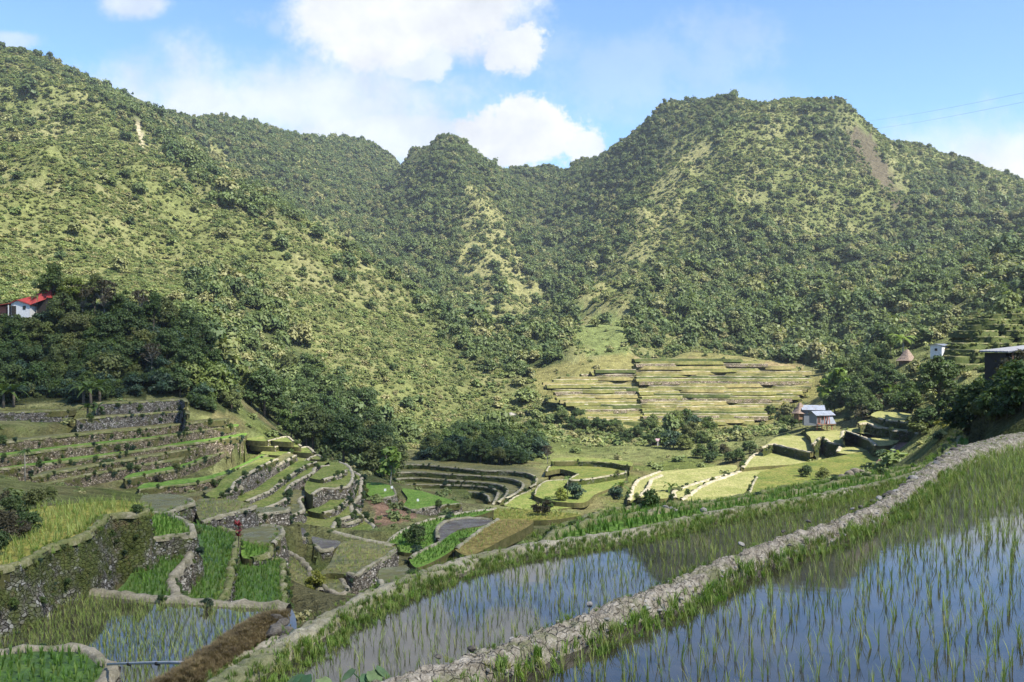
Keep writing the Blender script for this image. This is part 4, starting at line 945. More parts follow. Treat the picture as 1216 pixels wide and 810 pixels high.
# weeds rooted in the wall faces
wx, wy, wz, wh = [], [], [], []
rgw = np.random.default_rng(77)
for q in PADS:
    d = np.mean([p[1] for p in q['poly']])
    if q['rim'] and q['name'] == 'rice_paddy' and d < 240 and q['label'] != '@far':
        rim = q['poly'][q['rim'][0]:q['rim'][1] + 1]; rl = crspline(rim, .3, False); area = sum(a[0] * b[1] - b[0] * a[1] for a, b in zip(q['poly'], q['poly'][1:] + q['poly'][:1]))
        nr = offset_normals(rl) * (1 if area > 0 else -1); n_ = int(len(rl) * .3 * (2.0 if 'moss' in q['wall'] else 1.2)); k = rgw.integers(0, len(rl), n_); dep = rgw.uniform(-.1, max(.5, q['drop']), n_)
        wx += list(rl[k, 0] + nr[k, 0] * (.1 + q['batter'] * dep)); wy += list(rl[k, 1] + nr[k, 1] * (.1 + q['batter'] * dep)); wz += list(q['z'] - dep); wh += list(rgw.gamma(3, .032, n_) * min(1.8, max(1, d / 70)))
wh = np.array(wh); n_ = len(wh)
geo_instances('wall_weeds', np.column_stack([wx, wy, wz]), wh, rgw.uniform(0, 6.28, n_), rgw.integers(0, 3, n_), UND, 'small weeds and ferns rooted in the terrace walls')
for i, q_ in enumerate(STEPS): strip(q_, 40, (-.3, .8), ((-.3, .8), (q_[0][2], q_[0][2] - .8)), .4, 600 + i, SHRUB, 'scrubby weeds along the grassy steps at the right edge', 'shrubs', sx=1.3)
PEB = proto_collection('pebble', [rock_mesh(40 + i) for i in range(4)])
strip(PATHW, 700, (-.34, .3), ((-.34, -.18, .18, .3), (-3.92, -3.79, -3.79, -3.95)), .03, 610, PEB, 'loose clods and pebbles on the dry path', 'rubble', sx=1.2)
exec_time('rice and grass')

# ------------------------------------------------------------------ single trees, shrubs, palms
def plant(key, px, py, h, label, d=None, cat='tree', name='tree', group=None, squash=1.0, dmin=30, sink=0.):
    if d: x, y = (px - CX) / F * d, d; loc = (x, y, height(x, y) - sink)
    else:
        loc = hit(px, py, dmin); loc = (loc[0], loc[1], loc[2] - sink)
    return put(key, name, label, cat, loc, h, None, group, squash)
KG = 'trees on the shaded knoll'
KT = {'broad_a': 'dense dark green tree in the shaded wood on the left knoll', 'broad_b': 'mid green leafy tree in the shaded wood on the left knoll', 'broad_c': 'wide low dark tree in the shaded wood on the left knoll',
      'bare_a': 'half bare greyish brown tree with pale branches in the wood on the left knoll', 'tall_a': 'tall loose mid green tree in the wood on the left knoll', 'gold_a': 'yellow tinged tree right of the red roof'}
for key, px, py, h in [('tall_a', 62, 388, 10.5), ('gold_a', 84, 386, 8), ('bare_a', 98, 388, 8), ('bare_a', 124, 390, 9), ('broad_b', 143, 392, 9), ('bare_a', 168, 396, 8.5), ('broad_a', 193, 402, 8.5), ('broad_c', 216, 412, 8), ('broad_a', 238, 430, 8),
                       ('broad_b', 250, 450, 7), ('broad_c', 262, 472, 6), ('broad_a', 20, 408, 5), ('broad_b', 50, 412, 6), ('broad_c', 88, 416, 6), ('broad_a', 128, 420, 7), ('broad_b', 163, 430, 7), ('broad_a', 198, 440, 7), ('broad_c', 224, 456, 6.5),
                       ('bare_a', 180, 455, 6), ('broad_a', 140, 450, 6), ('broad_b', 105, 446, 5), ('broad_a', 70, 442, 5), ('broad_c', 30, 442, 5), ('broad_a', 2, 456, 6), ('broad_b', 240, 480, 4.5), ('broad_a', 214, 472, 5.5), ('tall_a', 112, 392, 9), ('broad_a', 75, 398, 7.5), ('broad_a', 155, 412, 8), ('tall_a', 182, 410, 8.5)]:
    plant(key, px, py, h, KT[key], group=KG)
plant('broad_c', 275, 489, 4, 'small round dark tree at the right foot of the knoll')
plant('palm', 43, 389, 6.5, 'thin pale trunked palm in front of the red roofed house', cat='palm', name='palm')
plant('palm', 30, 578, 4.2, 'lone small palm above the left terraces edge', cat='palm', name='palm', d=112)
BGR = 'banana plants under the knoll'
for px, py in ((4, 484), (16, 486), (99, 481), (108, 482), (118, 480)): plant('banana', px, py, 4.2, 'broad leaved banana plant above the upper left walls', cat='banana plant', name='banana_plant', group=BGR)
for px, py in ((104, 503), (116, 504)): plant('banana', px, py, 2.6, 'small ragged banana plant in front of the upper left walls', cat='banana plant', name='banana_plant', group='ragged bananas by the wall')
def poisson(poly, n_, mind, seed):
    rnd = random.Random(seed); pl = pts(poly); xs = [p[0] for p in pl]; ys = [p[1] for p in pl]; o = []
    for _ in range(4000):
        x, y = rnd.uniform(min(xs), max(xs)), rnd.uniform(min(ys), max(ys))
        if inpoly(np.array([x]), np.array([y]), pl)[0] and all(math.hypot(x - a, (y - b) * 1.3) > mind for a, b in o): o.append((x, y))
        if len(o) >= n_: break
    return o
rnd = random.Random(5)
for px, py in poisson('296,470 340,450 380,455 425,490 462,545 470,582 430,575 380,558 330,522 292,498', 30, 17, 1):
    k = rnd.choice(['broad_a', 'broad_a', 'broad_c', 'broad_b']); plant(k, px, py, rnd.uniform(7.5, 10.5), 'dark full tree in the shady gully behind the left terraces', group='dark trees of the gully', dmin=195)
for px, py in poisson('500,552 512,535 540,520 580,512 620,512 645,528 640,548 600,554 540,556', 22, 13, 2):
    k = rnd.choice(['broad_a', 'broad_c', 'broad_c']); plant(k, px, py, rnd.uniform(3.8, 5.2), 'dark bushy tree on the mound behind the curved terraces', group='trees on the mound', dmin=212)
plant('bare_a', 650, 552, 4, 'leafless greyish pink thicket at the right end of the mound', cat='shrub', name='shrub', dmin=215)
plant('lime_a', 463, 581, 6.8, 'bright large leaved tree at the tip of the spur terraces', d=163)
for px, py in poisson('985,496 990,465 1012,450 1045,448 1055,475 1040,503 1010,506', 15, 12, 3):
    k = rnd.choice(['broad_a', 'broad_a', 'broad_c']); plant(k, px, py, rnd.uniform(6, 9), 'dark crowded tree right of the grey tin roofed houses', group='trees beside the tin roofed houses', dmin=238)
for px, py, h in ((984, 480, 8), (996, 478, 9.5)): plant('lime_a', px, py, h, 'pale stemmed light green tree left of the dark grove', group='light trees by the grove', d=262)
for px, py in poisson('1020,500 1060,470 1100,470 1100,482 1060,492 1040,498', 12, 11, 4):
    k = rnd.choice(['bush_a', 'bush_b', 'bush_a', 'bush_r']); plant(k, px, py, rnd.uniform(2.4, 4), 'leafy shrub on the slope above the topmost sunny terrace', cat='shrub', name='shrub', group='shrubs above the sunny terraces', dmin=225)
plant('coco', 1072, 424, 8, 'coconut palm with arching fronds behind the thatched hut', cat='palm', name='palm', d=270)
for px, py in ((1030, 488), (1040, 492), (1052, 462), (1060, 448)): plant('banana', px, py, 4.2, 'banana plant with drooping leaves near the grove', cat='banana plant', name='banana_plant', group='bananas near the grove', d=243)
for px, py, h in ((1045, 448, 7), (1035, 458, 7), (1058, 428, 7), (1050, 426, 7)): plant(rnd.choice(['broad_b', 'broad_a', 'tall_a']), px, py, h, 'leafy tree around the thatched hut on the right slope', group='trees around the thatched hut', dmin=262)
plant('big_dark', 1114, 494, 8.1, 'big dark spreading tree with an open lower crown on the right', d=150, squash=.95)
plant('bush_a', 1075, 492, 4.2, 'pale stemmed leafy shrub left of the big spreading tree', d=232, cat='shrub', name='shrub', squash=1.3)
for px, py in ((1092, 494), (1102, 497), (1126, 498), (1136, 496)): plant('bush_b', px, py, 3.0, 'dark bush crowding the foot of the big spreading tree', d=149, cat='bush', name='bush', group='bushes at the foot of the big tree', squash=1.3)
plant('bush_y', 1132, 486, 2.6, 'yellow leaved bush below the big spreading tree', cat='bush', name='bush', d=120, squash=1.5)
plant('bush_y', 1214, 424, 1.6, 'bright yellow green bush beside the dark shed', cat='bush', name='bush', d=60)
DS = 'bushes on the dark bank'
for px, py in poisson('1118,512 1150,490 1180,462 1216,450 1240,455 1240,490 1190,505 1150,522', 24, 11, 6):
    plant(rnd.choice(['bush_b', 'bush_r', 'bush_a', 'bush_b']), px, py, rnd.uniform(1.2, 2.2), 'dark bush on the steep shaded bank below the shed', cat='bush', name='bush', group=DS, dmin=46)
for key, px, py, h, lb in [('bush_t', 1116, 527, 1.6, 'bluish green bush at the end of the red soil plot'), ('bush_t', 1048, 553, 2.0, 'bluish green bush on the edge of the wide olive field'), ('bush_b', 957, 566, 1.5, 'small upright dark bush in the wide olive field'),
                           ('bush_a', 978, 570, 1.5, 'low weedy bush left of the stone heap')]:
    loc = ground(px, py); put(key, 'bush', lb, 'bush', loc, h * loc[1] / 130.)
for px, py in poisson('735,530 760,510 800,506 850,512 858,532 800,536 760,532', 16, 11, 7):
    plant(rnd.choice(['broad_b', 'bush_a', 'broad_c', 'bush_t']), px, py, rnd.uniform(3.2, 5), 'mid green shrubby tree in the hollow below the far terraces', group='trees below the far terraces', dmin=245)
for px, py in poisson('655,505 690,505 740,515 735,522 690,514', 8, 9, 8): plant('broad_c', px, py, 4, 'dark bush in the line along the foot of the far terraces', cat='bush', name='bush', group='bush line under the far terraces', dmin=265)
for px, py in ((832, 545), (845, 549), (860, 541), (878, 549), (868, 553), (902, 546), (890, 540), (925, 505), (932, 500), (845, 540)): plant(rnd.choice(['bush_b', 'bush_a', 'bush_r']), px, py, rnd.uniform(2, 3.2), 'dark shrub on the grassy rise beyond the straw paddies', cat='bush', name='bush', group='shrubs beyond the straw paddies', dmin=205)
for px, py, h in ((915, 498, 4.5), (930, 508, 4), (940, 512, 4.5), (950, 508, 4)): plant('broad_b', px, py, h, 'bright leafy tree left of the tin roofed houses', group='trees left of the tin roofed houses', dmin=225)
for key, px, py, z, h, lb in [('banana', 737, 592, -24.5, 3.2, 'spiky leaved plant left of the straw paddies'), ('bush_t', 730, 594, -24.5, 2.4, 'bluish bush under the spiky plant'), ('banana', 797, 592, -25.5, 3.0, 'spiky clump at the near end of the straw paddies'), ('bush_b', 805, 593, -25.5, 2.2, 'dark rounded bush at the near end of the straw paddies'),
                              ('bush_t', 680, 592, -25, 3.0, 'grey green bush before the green valley field'), ('palm', 674, 592, -25, 4.2, 'slim young palm before the green valley field'), ('bush_y', 668, 594, -25, 2.0, 'yellowish weed clump before the green valley field'), ('bush_r', 643, 612, -20, 1.8, 'brownish scrub at the end of the long yellow plot'), ('bush_a', 650, 606, -19.5, 1.9, 'scrubby bush above the rusty brown plot'),
                              ('bush_b', 493, 646, -18.4, 1.8, 'dark flat topped bush on the green plot'), ('bush_b', 490, 693, -15.8, 1.0, 'round dark bush beside the small brown plot'), ('bush_b', 192, 716, -10.7, .35, 'low weed on the pale dam behind the left paddy'), ('bush_t', 246, 722, -10.7, .45, 'round bluish weed on the pale dam'),
                              ('bush_a', 773, 604, -6.3, .7, 'single sapling in the bright green strip field'), ('bush_b', 163, 611, -8.5, .5, 'dark tall tuft at the corner of the yellow green field'), ('bush_b', 202, 652, -10.9, .9, 'dark spiky weed growing from the mossy wall'), ('bush_a', 108, 690, -10.4, 1.0, 'bright weed at the foot of the tall overgrown wall'),
                              ('bush_b', 128, 562, -19.5, 2.2, 'dark bush on the lower left terraces'), ('bush_r', 188, 580, -20, 1.6, 'reddish brown scrub at the lowest left wall'), ('bush_y', 372, 700, -17, 1.2, 'yellow green weeds beside the snaking footpath')]:
    loc = ground(px, py, 24 if key == 'bush_a' and px == 773 else 30 if px < 330 else 60); put(key, 'palm' if key == 'palm' else 'bush', lb, 'palm' if key == 'palm' else 'bush', loc, h)
for px, py, z in ((20, 640, -8.2), (34, 632, -8.3), (8, 628, -8.0), (42, 604, -9), (20, 605, -9), (4, 600, -9), (60, 594, -9.5), (-6, 660, -8), (12, 610, -8.8), (30, 612, -8.6)):
    loc = ground(px, py); put(rnd.choice(['bush_a', 'bush_b', 'bush_r']), 'bush', 'leafy bush crowding the left edge of the yellow green field', 'bush', loc, rnd.uniform(.7, 1.05), None, 'bushes at the left edge of the yellow field')
def cordyline(px, py, z, h):
    loc = P(px, py, z); t = thing('cordyline', 'red leaved plant on the wall between two green paddies', 'plant', loc); m = MB(); m.tube([(0, 0, 0), (.03, 0, h * .5), (.0, .05, h)], .035, 6); m.build('stem', M['bark'], t)
    for i, f_ in enumerate((.55, .8, 1.0)): link('leaves', frond_mesh('leaves', 10, .4, .5, .07, M['leaf_red'], h * f_, False, 1.2, 20 + i), t)
cordyline(283, 652, -12.5, 1.35)
def taro(px, py, d, lb, n_, sz, seed):
    rnd_ = random.Random(seed); loc = PD(px, py, d); t = thing('taro', lb, 'taro plant', loc)
    for i in range(n_):
        a = rnd_.uniform(-2.6, .2); L = sz * rnd_.uniform(.8, 1.2); tip = Vector((math.cos(a) * L * .8, math.sin(a) * L * .5, sz * rnd_.uniform(.9, 1.4)))
        st = MB(); st.tube([(0, 0, -.1), (tip.x * .4, tip.y * .4, tip.z * .7), tip], [.014, .011, .008], 5); s_ = st.build('stalk', M['leaf_taro'], t)
        pr = [(0, .25), (.25, .42), (.55, .45), (.8, .3), (1.0, .12), (1.15, 0)]; v = []; f = []
        out = Vector((math.cos(a), math.sin(a), -.75)).normalized(); sd = Vector((-math.sin(a), math.cos(a), .1))
        for u, w_ in pr:
            c = tip + out * (u - .2) * L * .95
            v += [c - sd * w_ * L + Vector((0, 0, .06 * L)), c, c + sd * w_ * L + Vector((0, 0, .06 * L))]
        for k in range(len(pr) - 1):
            b = 3 * k; f += [(b, b + 1, b + 4, b + 3), (b + 1, b + 2, b + 5, b + 4)]
        link('leaf', mesh_np('leaf', [tuple(q) for q in v], f, M['leaf_taro'], True), t)
taro(372, 829, 14.6, 'large leaved taro plant by the water at the bottom edge', 4, .3, 3)
taro(432, 824, 11.4, 'dark leaved plant at the near end of the dry path', 5, .2, 5)
exec_time('plants')
# ------------------------------------------------------------------ rocks
RK = [rock_mesh(i) for i in range(5)]
RKD = [rock_mesh(i + 20) for i in range(5)]
for q in RKD: q.materials[0] = M['rock_dark']
def rock(loc, s, label, group=None, k=0, dark=False):
    o = link('rock', (RKD if dark else RK)[k % 5]); o.location = loc; o.scale = (s, s, s); o.rotation_euler = (random.uniform(-.3, .3), random.uniform(-.3, .3), random.uniform(0, 6.28)); tag(o, label, 'rock', group)
for i, (px, py, s) in enumerate([(1012, 603, .10), (1022, 601, .13), (1036, 594, .16), (1044, 591, .2), (1052, 588, .24), (1058, 586, .3), (1064, 583, .22), (1074, 577, .3), (1080, 573, .26), (1086, 569, .3), (1094, 563, .26), (1104, 556, .3), (1112, 551, .35), (1117, 547, .36), (1119, 543, .3), (1126, 539, .3), (1133, 534, .33), (1140, 530, .3), (700, 716, .12), (560, 768, .13), (520, 778, .11), (880, 645, .14), (960, 618, .13), (930, 630, .1)]):
    p = P(px, py, -3.75); rock((p[0], p[1], p[2] - .02), s * .5, 'grey stone on the outer edge of the dry mud path', 'stones along the path edge', i, i % 3 > 0)
for i, (px, py, s) in enumerate([(784, 606, .3), (790, 603, .42), (797, 604, .28), (803, 606, .2)]): p = P(px, py, -6.2); rock(p, s * .38, 'grey stone of the small heap in the bright green strip field', 'stone heap in the strip field', i)
p = P(835, 606, -6.15); rock(p, .17, 'single pale boulder right of the stone heap in the strip field', None, 3)
for i, (px, py, s) in enumerate([(1000, 566, .7), (1008, 563, .9), (1015, 560, 1.0), (1022, 560, .8), (1004, 566, .6), (1028, 562, .5)]): p = P(px, py, -17.5); rock(p, s * .8, 'stone of the dark rubble heap behind the bright strip field', 'rubble heap behind the strip field', i, True)
for i, (px, py, s) in enumerate([(320, 722, .5), (328, 724, .55), (335, 728, .5), (338, 737, .45), (330, 734, .5), (337, 746, .4), (326, 738, .45)]): p = P(px, py, -6.5); rock((p[0], p[1], p[2] - .25), s * .42, 'dark stone in the broken end of the brown grass bank', 'stones at the end of the grass bank', i, True)
for i, (px, py, s) in enumerate([(580, 518, 1.6), (588, 512, 2.6), (596, 506, 2.8), (604, 500, 2.4), (600, 512, 2.2), (574, 514, 1.6), (608, 494, 1.6), (584, 516, 1.3), (592, 515, 1.5), (598, 495, 1.8), (606, 505, 1.2), (570, 510, 1.2), (586, 504, 1.7), (594, 500, 1.4)]):
    loc = hit(px, py, 255); o = link('rock', RK[i % 5]); o.location = loc; s *= .7; o.scale = (s, s, s * .7); o.rotation_euler = (random.uniform(-.3, .6), 0, random.uniform(0, 6)); tag(o, 'pale boulder on the small white rock slide in the valley', 'rock', 'boulders of the white rock slide')
# ------------------------------------------------------------------ buildings
def roof_gable(w_, d_, h0, rh, oh, th=.07):             # ridge along x
    m = MB()
    for s in (-1, 1):
        a = Vector((0, s * (d_ / 2 + oh), h0 - oh * rh / (d_ / 2))); b = Vector((0, 0, h0 + rh)); n_ = (b - a).cross(Vector((1, 0, 0))).normalized(); n_ = n_ if n_.z > 0 else -n_
        poly = [(a.y, a.z), (b.y, b.z), (b.y + n_.y * 0, b.z + th), (a.y + n_.y * th, a.z + th)]
        if s > 0: poly = poly[::-1]
        m.prism([(u, z) for u, z in poly], (-w_ / 2 - oh, w_ / 2 + oh), axis='x')
        k = max(3, int((w_ + 2 * oh) / .45))           # standing corrugation ribs
        for i in range(k + 1):
            x = -w_ / 2 - oh + (w_ + 2 * oh) * i / k
            m.tube([(x, a.y, a.z + th + .01), (x, b.y, b.z + th + .01)], .03, 4)
    return m
def body_gable(w_, d_, h0, rh, z0=0):
    m = MB(); m.prism([(-d_ / 2, z0), (d_ / 2, z0), (d_ / 2, h0), (0, h0 + rh - .02), (-d_ / 2, h0)], (-w_ / 2, w_ / 2), axis='x'); return m
def opening(t, kind, c, size, mat, face='y-', child='pane', cm='glass'):
    m = MB(); dx, dz = size; x, y, z = c
    if face[0] == 'y': m.box((x, y, z), (dx, .09, dz))
    else: m.box((x, y, z), (.09, dx, dz))
    o = m.build(kind, M[mat], t); sgn = -1 if face[1] == '-' else 1; k = MB()
    if face[0] == 'y': k.box((x, y + sgn * .05, z), (dx * .78, .03, dz * .8))
    else: k.box((x + sgn * .05, y, z), (.03, dx * .78, dz * .8))
    k.build(child, M[cm], o); return o
def pyramid(w_, d_, z0, h, top=.12, steps=7, sag=.12):
    m = MB(); rows = []
    for i in range(steps + 1):
        t = i / steps; k = (1 - t) * (1 - sag * math.sin(math.pi * t)) + top * t; n_ = 16; ring = []
        for j in range(n_):
            a = 2 * math.pi * j / n_; c, s = math.cos(a), math.sin(a); q = (abs(c) ** 5 + abs(s) ** 5) ** (-1 / 5.)
            jj = 1 + .03 * math.sin(j * 7.3 + i * 3.1); ring.append((w_ / 2 * c * q * k * jj, d_ / 2 * s * q * k * jj, z0 + h * t + (.05 * math.sin(j * 5.1) if i == 0 else 0)))
        rows += ring
    f = [tuple(range(16))[::-1], tuple(range(steps * 16, steps * 16 + 16))]
    for i in range(steps):
        for j in range(16): f.append((i * 16 + j, i * 16 + (j + 1) % 16, (i + 1) * 16 + (j + 1) % 16, (i + 1) * 16 + j))
    m.add(rows, f); return m
# red roofed house on the knoll
b = PD(25, 371, 196); t = thing('house', 'white walled house with a red roof rising to a steep peak on the knoll', 'house', b, R(0))
m = MB(); m.prism([(-2.0, -1), (1.75, -1), (1.75, 1.55), (-.75, 2.35), (-2.0, 1.75)], (0, 4.5)); wl = m.build('wall', M['plank_white'], t)
m = MB(); m.prism([(-2.3, 1.62), (-.75, 2.40), (-.75, 2.50), (-2.35, 1.72)], (-.4, 4.9)); m.prism([(-.75, 2.40), (2.15, 1.44), (2.2, 1.54), (-.75, 2.50)], (-.4, 4.9))
m.add([(-.6, -.2, 2.5), (2.1, -.2, 1.6), (4.6, 3.2, 3.2), (3.5, 3.4, 4.9), (.6, 3.4, 3.4)], [(0, 1, 2, 3, 4)])
rf = m.build('roof', M['tin_red'], t)
m = MB(); m.add([(1.6, 2.2, 3.0), (4.9, 2.2, 3.0), (4.9, 5.4, 3.0), (1.6, 5.4, 3.0), (3.7, 3.3, 5.6), (4.1, 3.3, 5.6), (4.1, 4.2, 5.6), (3.7, 4.2, 5.6)], [(0, 1, 5, 4), (1, 2, 6, 5), (2, 3, 7, 6), (3, 0, 4, 7), (4, 5, 6, 7), (3, 2, 1, 0)]); m.build('steep_roof', M['tin_red'], t)
m = MB(); m.box((3.2, 3.8, 1.2), (2.8, 2.8, 3.7)); m.build('upper_wall', M['plank_dark'], t)
opening(t, 'window', (.65, -.03, .95), (.55, .75), 'plank_dark'); opening(t, 'door', (-1.45, -.03, .35), (.9, 1.9), 'plank_dark', child='panel', cm='plank_dark')
m = MB(); m.prism([(-5.0, 1.25), (-2.05, 1.75), (-2.05, 1.85), (-5.0, 1.35)], (-.6, 3)); m.build('porch_roof', M['tin_red'], t)
m = MB(); m.box((-4.0, 1.6, .1), (1.6, 2.6, 2.2)); m.build('porch_wall', M['wood_red'], t)
for x in (-2.3, -4.9):
    m = MB(); m.box((x, -.4, .2), (.16, .16, 2.5)); m.build('post', M['plank_white'], t)
# grey tin roofed houses
b = PD(975, 506, 240); t = thing('house', 'blue grey tin roofed house on posts with a leaning sheet at its front', 'house', b, R(14))
body_gable(4.4, 3.4, 2.9, .75, .7).build('wall', M['plank_blue'], t); roof_gable(4.4, 3.4, 2.9, .75, .45).build('roof', M['tin_grey'], t)
opening(t, 'window', (-.6, -1.73, 2.1), (.7, .7), 'wood'); opening(t, 'door', (-1.6, -1.73, 1.55), (.75, 1.6), 'wood_red', child='panel', cm='plank_dark')
for x in (-2, -.7, .7, 2): m = MB(); m.box((x, -1.5, 0), (.18, .18, 1.6)); m.build('post', M['wood_red'], t)
m = MB(); m.box((0, -2.1, .62), (4.6, 1.5, .12)); m.build('deck', M['wood'], t)
m = MB(); m.add([(.2, -2.5, .75), (2.6, -2.5, .75), (1.9, -1.85, 2.5), (.9, -1.85, 2.5), (.2, -2.44, .75), (2.6, -2.44, .75), (1.9, -1.79, 2.5), (.9, -1.79, 2.5)], [(0, 1, 2, 3), (7, 6, 5, 4), (0, 4, 5, 1), (1, 5, 6, 2), (2, 6, 7, 3), (3, 7, 4, 0)]); m.build('leaning_sheet', M['tin_grey'], t)
for x in (-.6, .1, .75): m = MB(); m.tube([(x, -2.6, .7), (x + .3, -1.9, 2.6)], .07, 5); m.build('rail', M['wood_red'], t)
b = PD(965, 501, 246); t = thing('house', 'second grey tin roofed house half hidden behind the one on posts', 'house', b, R(-10))
body_gable(4.6, 3.4, 3.3, .85, -.8).build('wall', M['plank_blue'], t); roof_gable(4.6, 3.4, 3.3, .85, .5).build('roof', M['tin_grey'], t); opening(t, 'window', (-.9, -1.73, 2.3), (.8, .7), 'wood')
opening(t, 'window', (.6, -1.73, 2.3), (.8, .7), 'wood')
b = PD(950, 494, 246); t = thing('hut', 'steep thatched hut at the left end of the grey tin roofed houses', 'hut', b, R(20))
pyramid(3.6, 3.4, .7, 2.6).build('roof', M['thatch'], t); m = MB(); m.box((0, 0, .2), (2.2, 2.2, 2.0)); m.build('wall', M['wood'], t)
for x, y in ((-1, -1), (1, -1), (1, 1), (-1, 1)): m = MB(); m.tube([(x * 1.3, y * 1.3, -1.2), (x * 1.3, y * 1.3, .9)], .09, 6); m.build('post', M['wood'], t)
b = PD(1077, 431, 262); t = thing('hut', 'round shouldered thatched hut under the coconut palm', 'hut', b, R(35))
pyramid(4.9, 4.6, .6, 3.0).build('roof', M['thatch'], t); m = MB(); m.box((0, 0, .1), (3.0, 3.0, 2.2)); m.build('wall', M['wood'], t)
for x, y in ((-1, -1), (1, -1), (1, 1), (-1, 1)): m = MB(); m.tube([(x * 1.8, y * 1.8, -1.2), (x * 1.8, y * 1.8, .9)], .1, 6); m.build('post', M['wood'], t)
b = PD(1116, 421.5, 186); t = thing('house', 'small white walled house with a pale flat pitched roof above the dark tree', 'house', b, R(38))
t.scale = (.72, .72, .72); body_gable(3.8, 3.2, 2.5, .35, -1).build('wall', M['plank_white'], t); roof_gable(3.8, 3.2, 2.5, .35, .35).build('roof', M['tin_grey'], t); opening(t, 'window', (.6, -1.63, 1.5), (.6, .7), 'wood'); opening(t, 'window', (-1.93, 0, 1.4), (.7, .7), 'wood', 'x-')
b = PD(778, 530, 258); t = thing('field_shelter', 'tiny open shelter with a pinkish tin roof on pale posts in the hollow', 'shelter', b, R(-25))
roof_gable(2.0, 1.6, 1.5, .5, .2).build('roof', M['tin_pink'], t); m = MB(); m.box((-.3, .3, .5), (1.2, .8, 1.6)); m.build('wall', M['plank_dark'], t)
for x, y in ((-.9, -.7), (.9, -.7), (.9, .7), (-.9, .7)): m = MB(); m.box((x, y, .6), (.16, .16, 1.9)); m.build('post', M['plank_white'], t)
b = PD(1222, 446, 66); t = thing('shed', 'dark boarded shed with a dull tin roof on the right bank', 'shed', b, R(6))
m = MB(); m.box((.35, 1, -.6), (4.3, 2.4, 4.2)); m.build('wall', M['plank_dark'], t)
m = MB(); m.prism([(-1.95, 1.55), (2.6, 2.05), (2.6, 2.13), (-1.95, 1.63)], (-.7, 2.6))
for i in range(9): x0 = -.65 + i * .4; m.tube([(-1.96, x0, 1.64), (2.6, x0, 2.14)], .03, 4)
m.build('roof', M['tin_dark'], t)
for x in (-1.5, 2.2): m = MB(); m.box((x, -.5, .4), (.1, .1, 2.6)); m.build('post', M['wood'], t)
opening(t, 'door', (.4, -.23, .3), (.8, 1.7), 'wood', child='panel', cm='plank_dark')
# ------------------------------------------------------------------ small things
def pipe(a, b_, r, label, name='pipe', joints=(), sag=0.0):
    a = Vector(a); b_ = Vector(b_); t = thing(name, label, 'pipe', a); d_ = b_ - a; m = MB()
    m.tube([d_ * k + Vector((0, 0, -sag * 4 * k * (1 - k))) for k in (0, .25, .5, .75, 1)], r, 10); m.build('tube', M['pipe'], t, True)
    for k in joints:
        m = MB(); m.tube([d_ * (k - .012), d_ * (k + .012)], r * 1.35, 10); m.build('collar', M['plank_dark'], t, True)
pipe(P(20, 672, -9.5), P(67, 695, -10.75), .06, 'grey plastic pipe slanting down the foot of the tall overgrown wall', joints=(.5,))
pipe(P(128, 789, -10.05), P(241, 787, -6.75), .038, 'long straight grey pipe crossing the left paddy to the grass bank', joints=(.3, .62), sag=-.02)
for px, py, z, lb in ((456, 586, -24, 'small white cloth marker at the left of a pair on the vivid green plot'), (464, 583, -24, 'small white cloth marker at the right of a pair on the vivid green plot'), (495, 598, -26, 'lone small white cloth marker on the green tongue of land')):
    p = P(px, py, z); t = thing('field_marker', lb, 'marker', p); m = MB(); m.tube([(0, 0, -.2), (0, 0, .75)], .025, 5); m.build('stick', M['wood'], t); m = MB(); m.box((.17, 0, .55), (.34, .04, .38)); m.build('cloth', M['white'], t)
def cable(a, b_, lb):
    a = Vector(PD(*a)); b_ = Vector(PD(*b_)); t = thing('power_line', lb, 'power line', a); d_ = b_ - a; m = MB(); m.tube([d_ * (k / 24) + Vector((0, 0, -3.2 * 4 * (k / 24) * (1 - k / 24))) for k in range(25)], .05, 5); m.build('cable', M['cable'], t); return a, b_
ends = [cable((1500, 46, 300), (1012, 146, 1045), 'upper thin cable crossing the sky at the upper right'), cable((1500, 58, 300), (1012, 156, 1045), 'lower thin cable crossing the sky at the upper right')]
for e, lb in ((0, 'utility pole on the slope right of the photo carrying two cables'), (1, 'far utility pole on the bare shoulder carrying two cables')):
    p = ends[0][e]; g = height(p.x, p.y); t = thing('utility_pole', lb, 'utility pole', (p.x, p.y, min(g, p.z - 8) - .5)); L_ = p.z - t.location.z; m = MB(); m.tube([(0, 0, 0), (0, 0, L_ + .4)], [.2, .12], 8); m.build('post', M['wood'], t); m = MB(); m.box((0, 0, L_), (1.6, .12, .14)); m.build('crossarm', M['wood'], t)
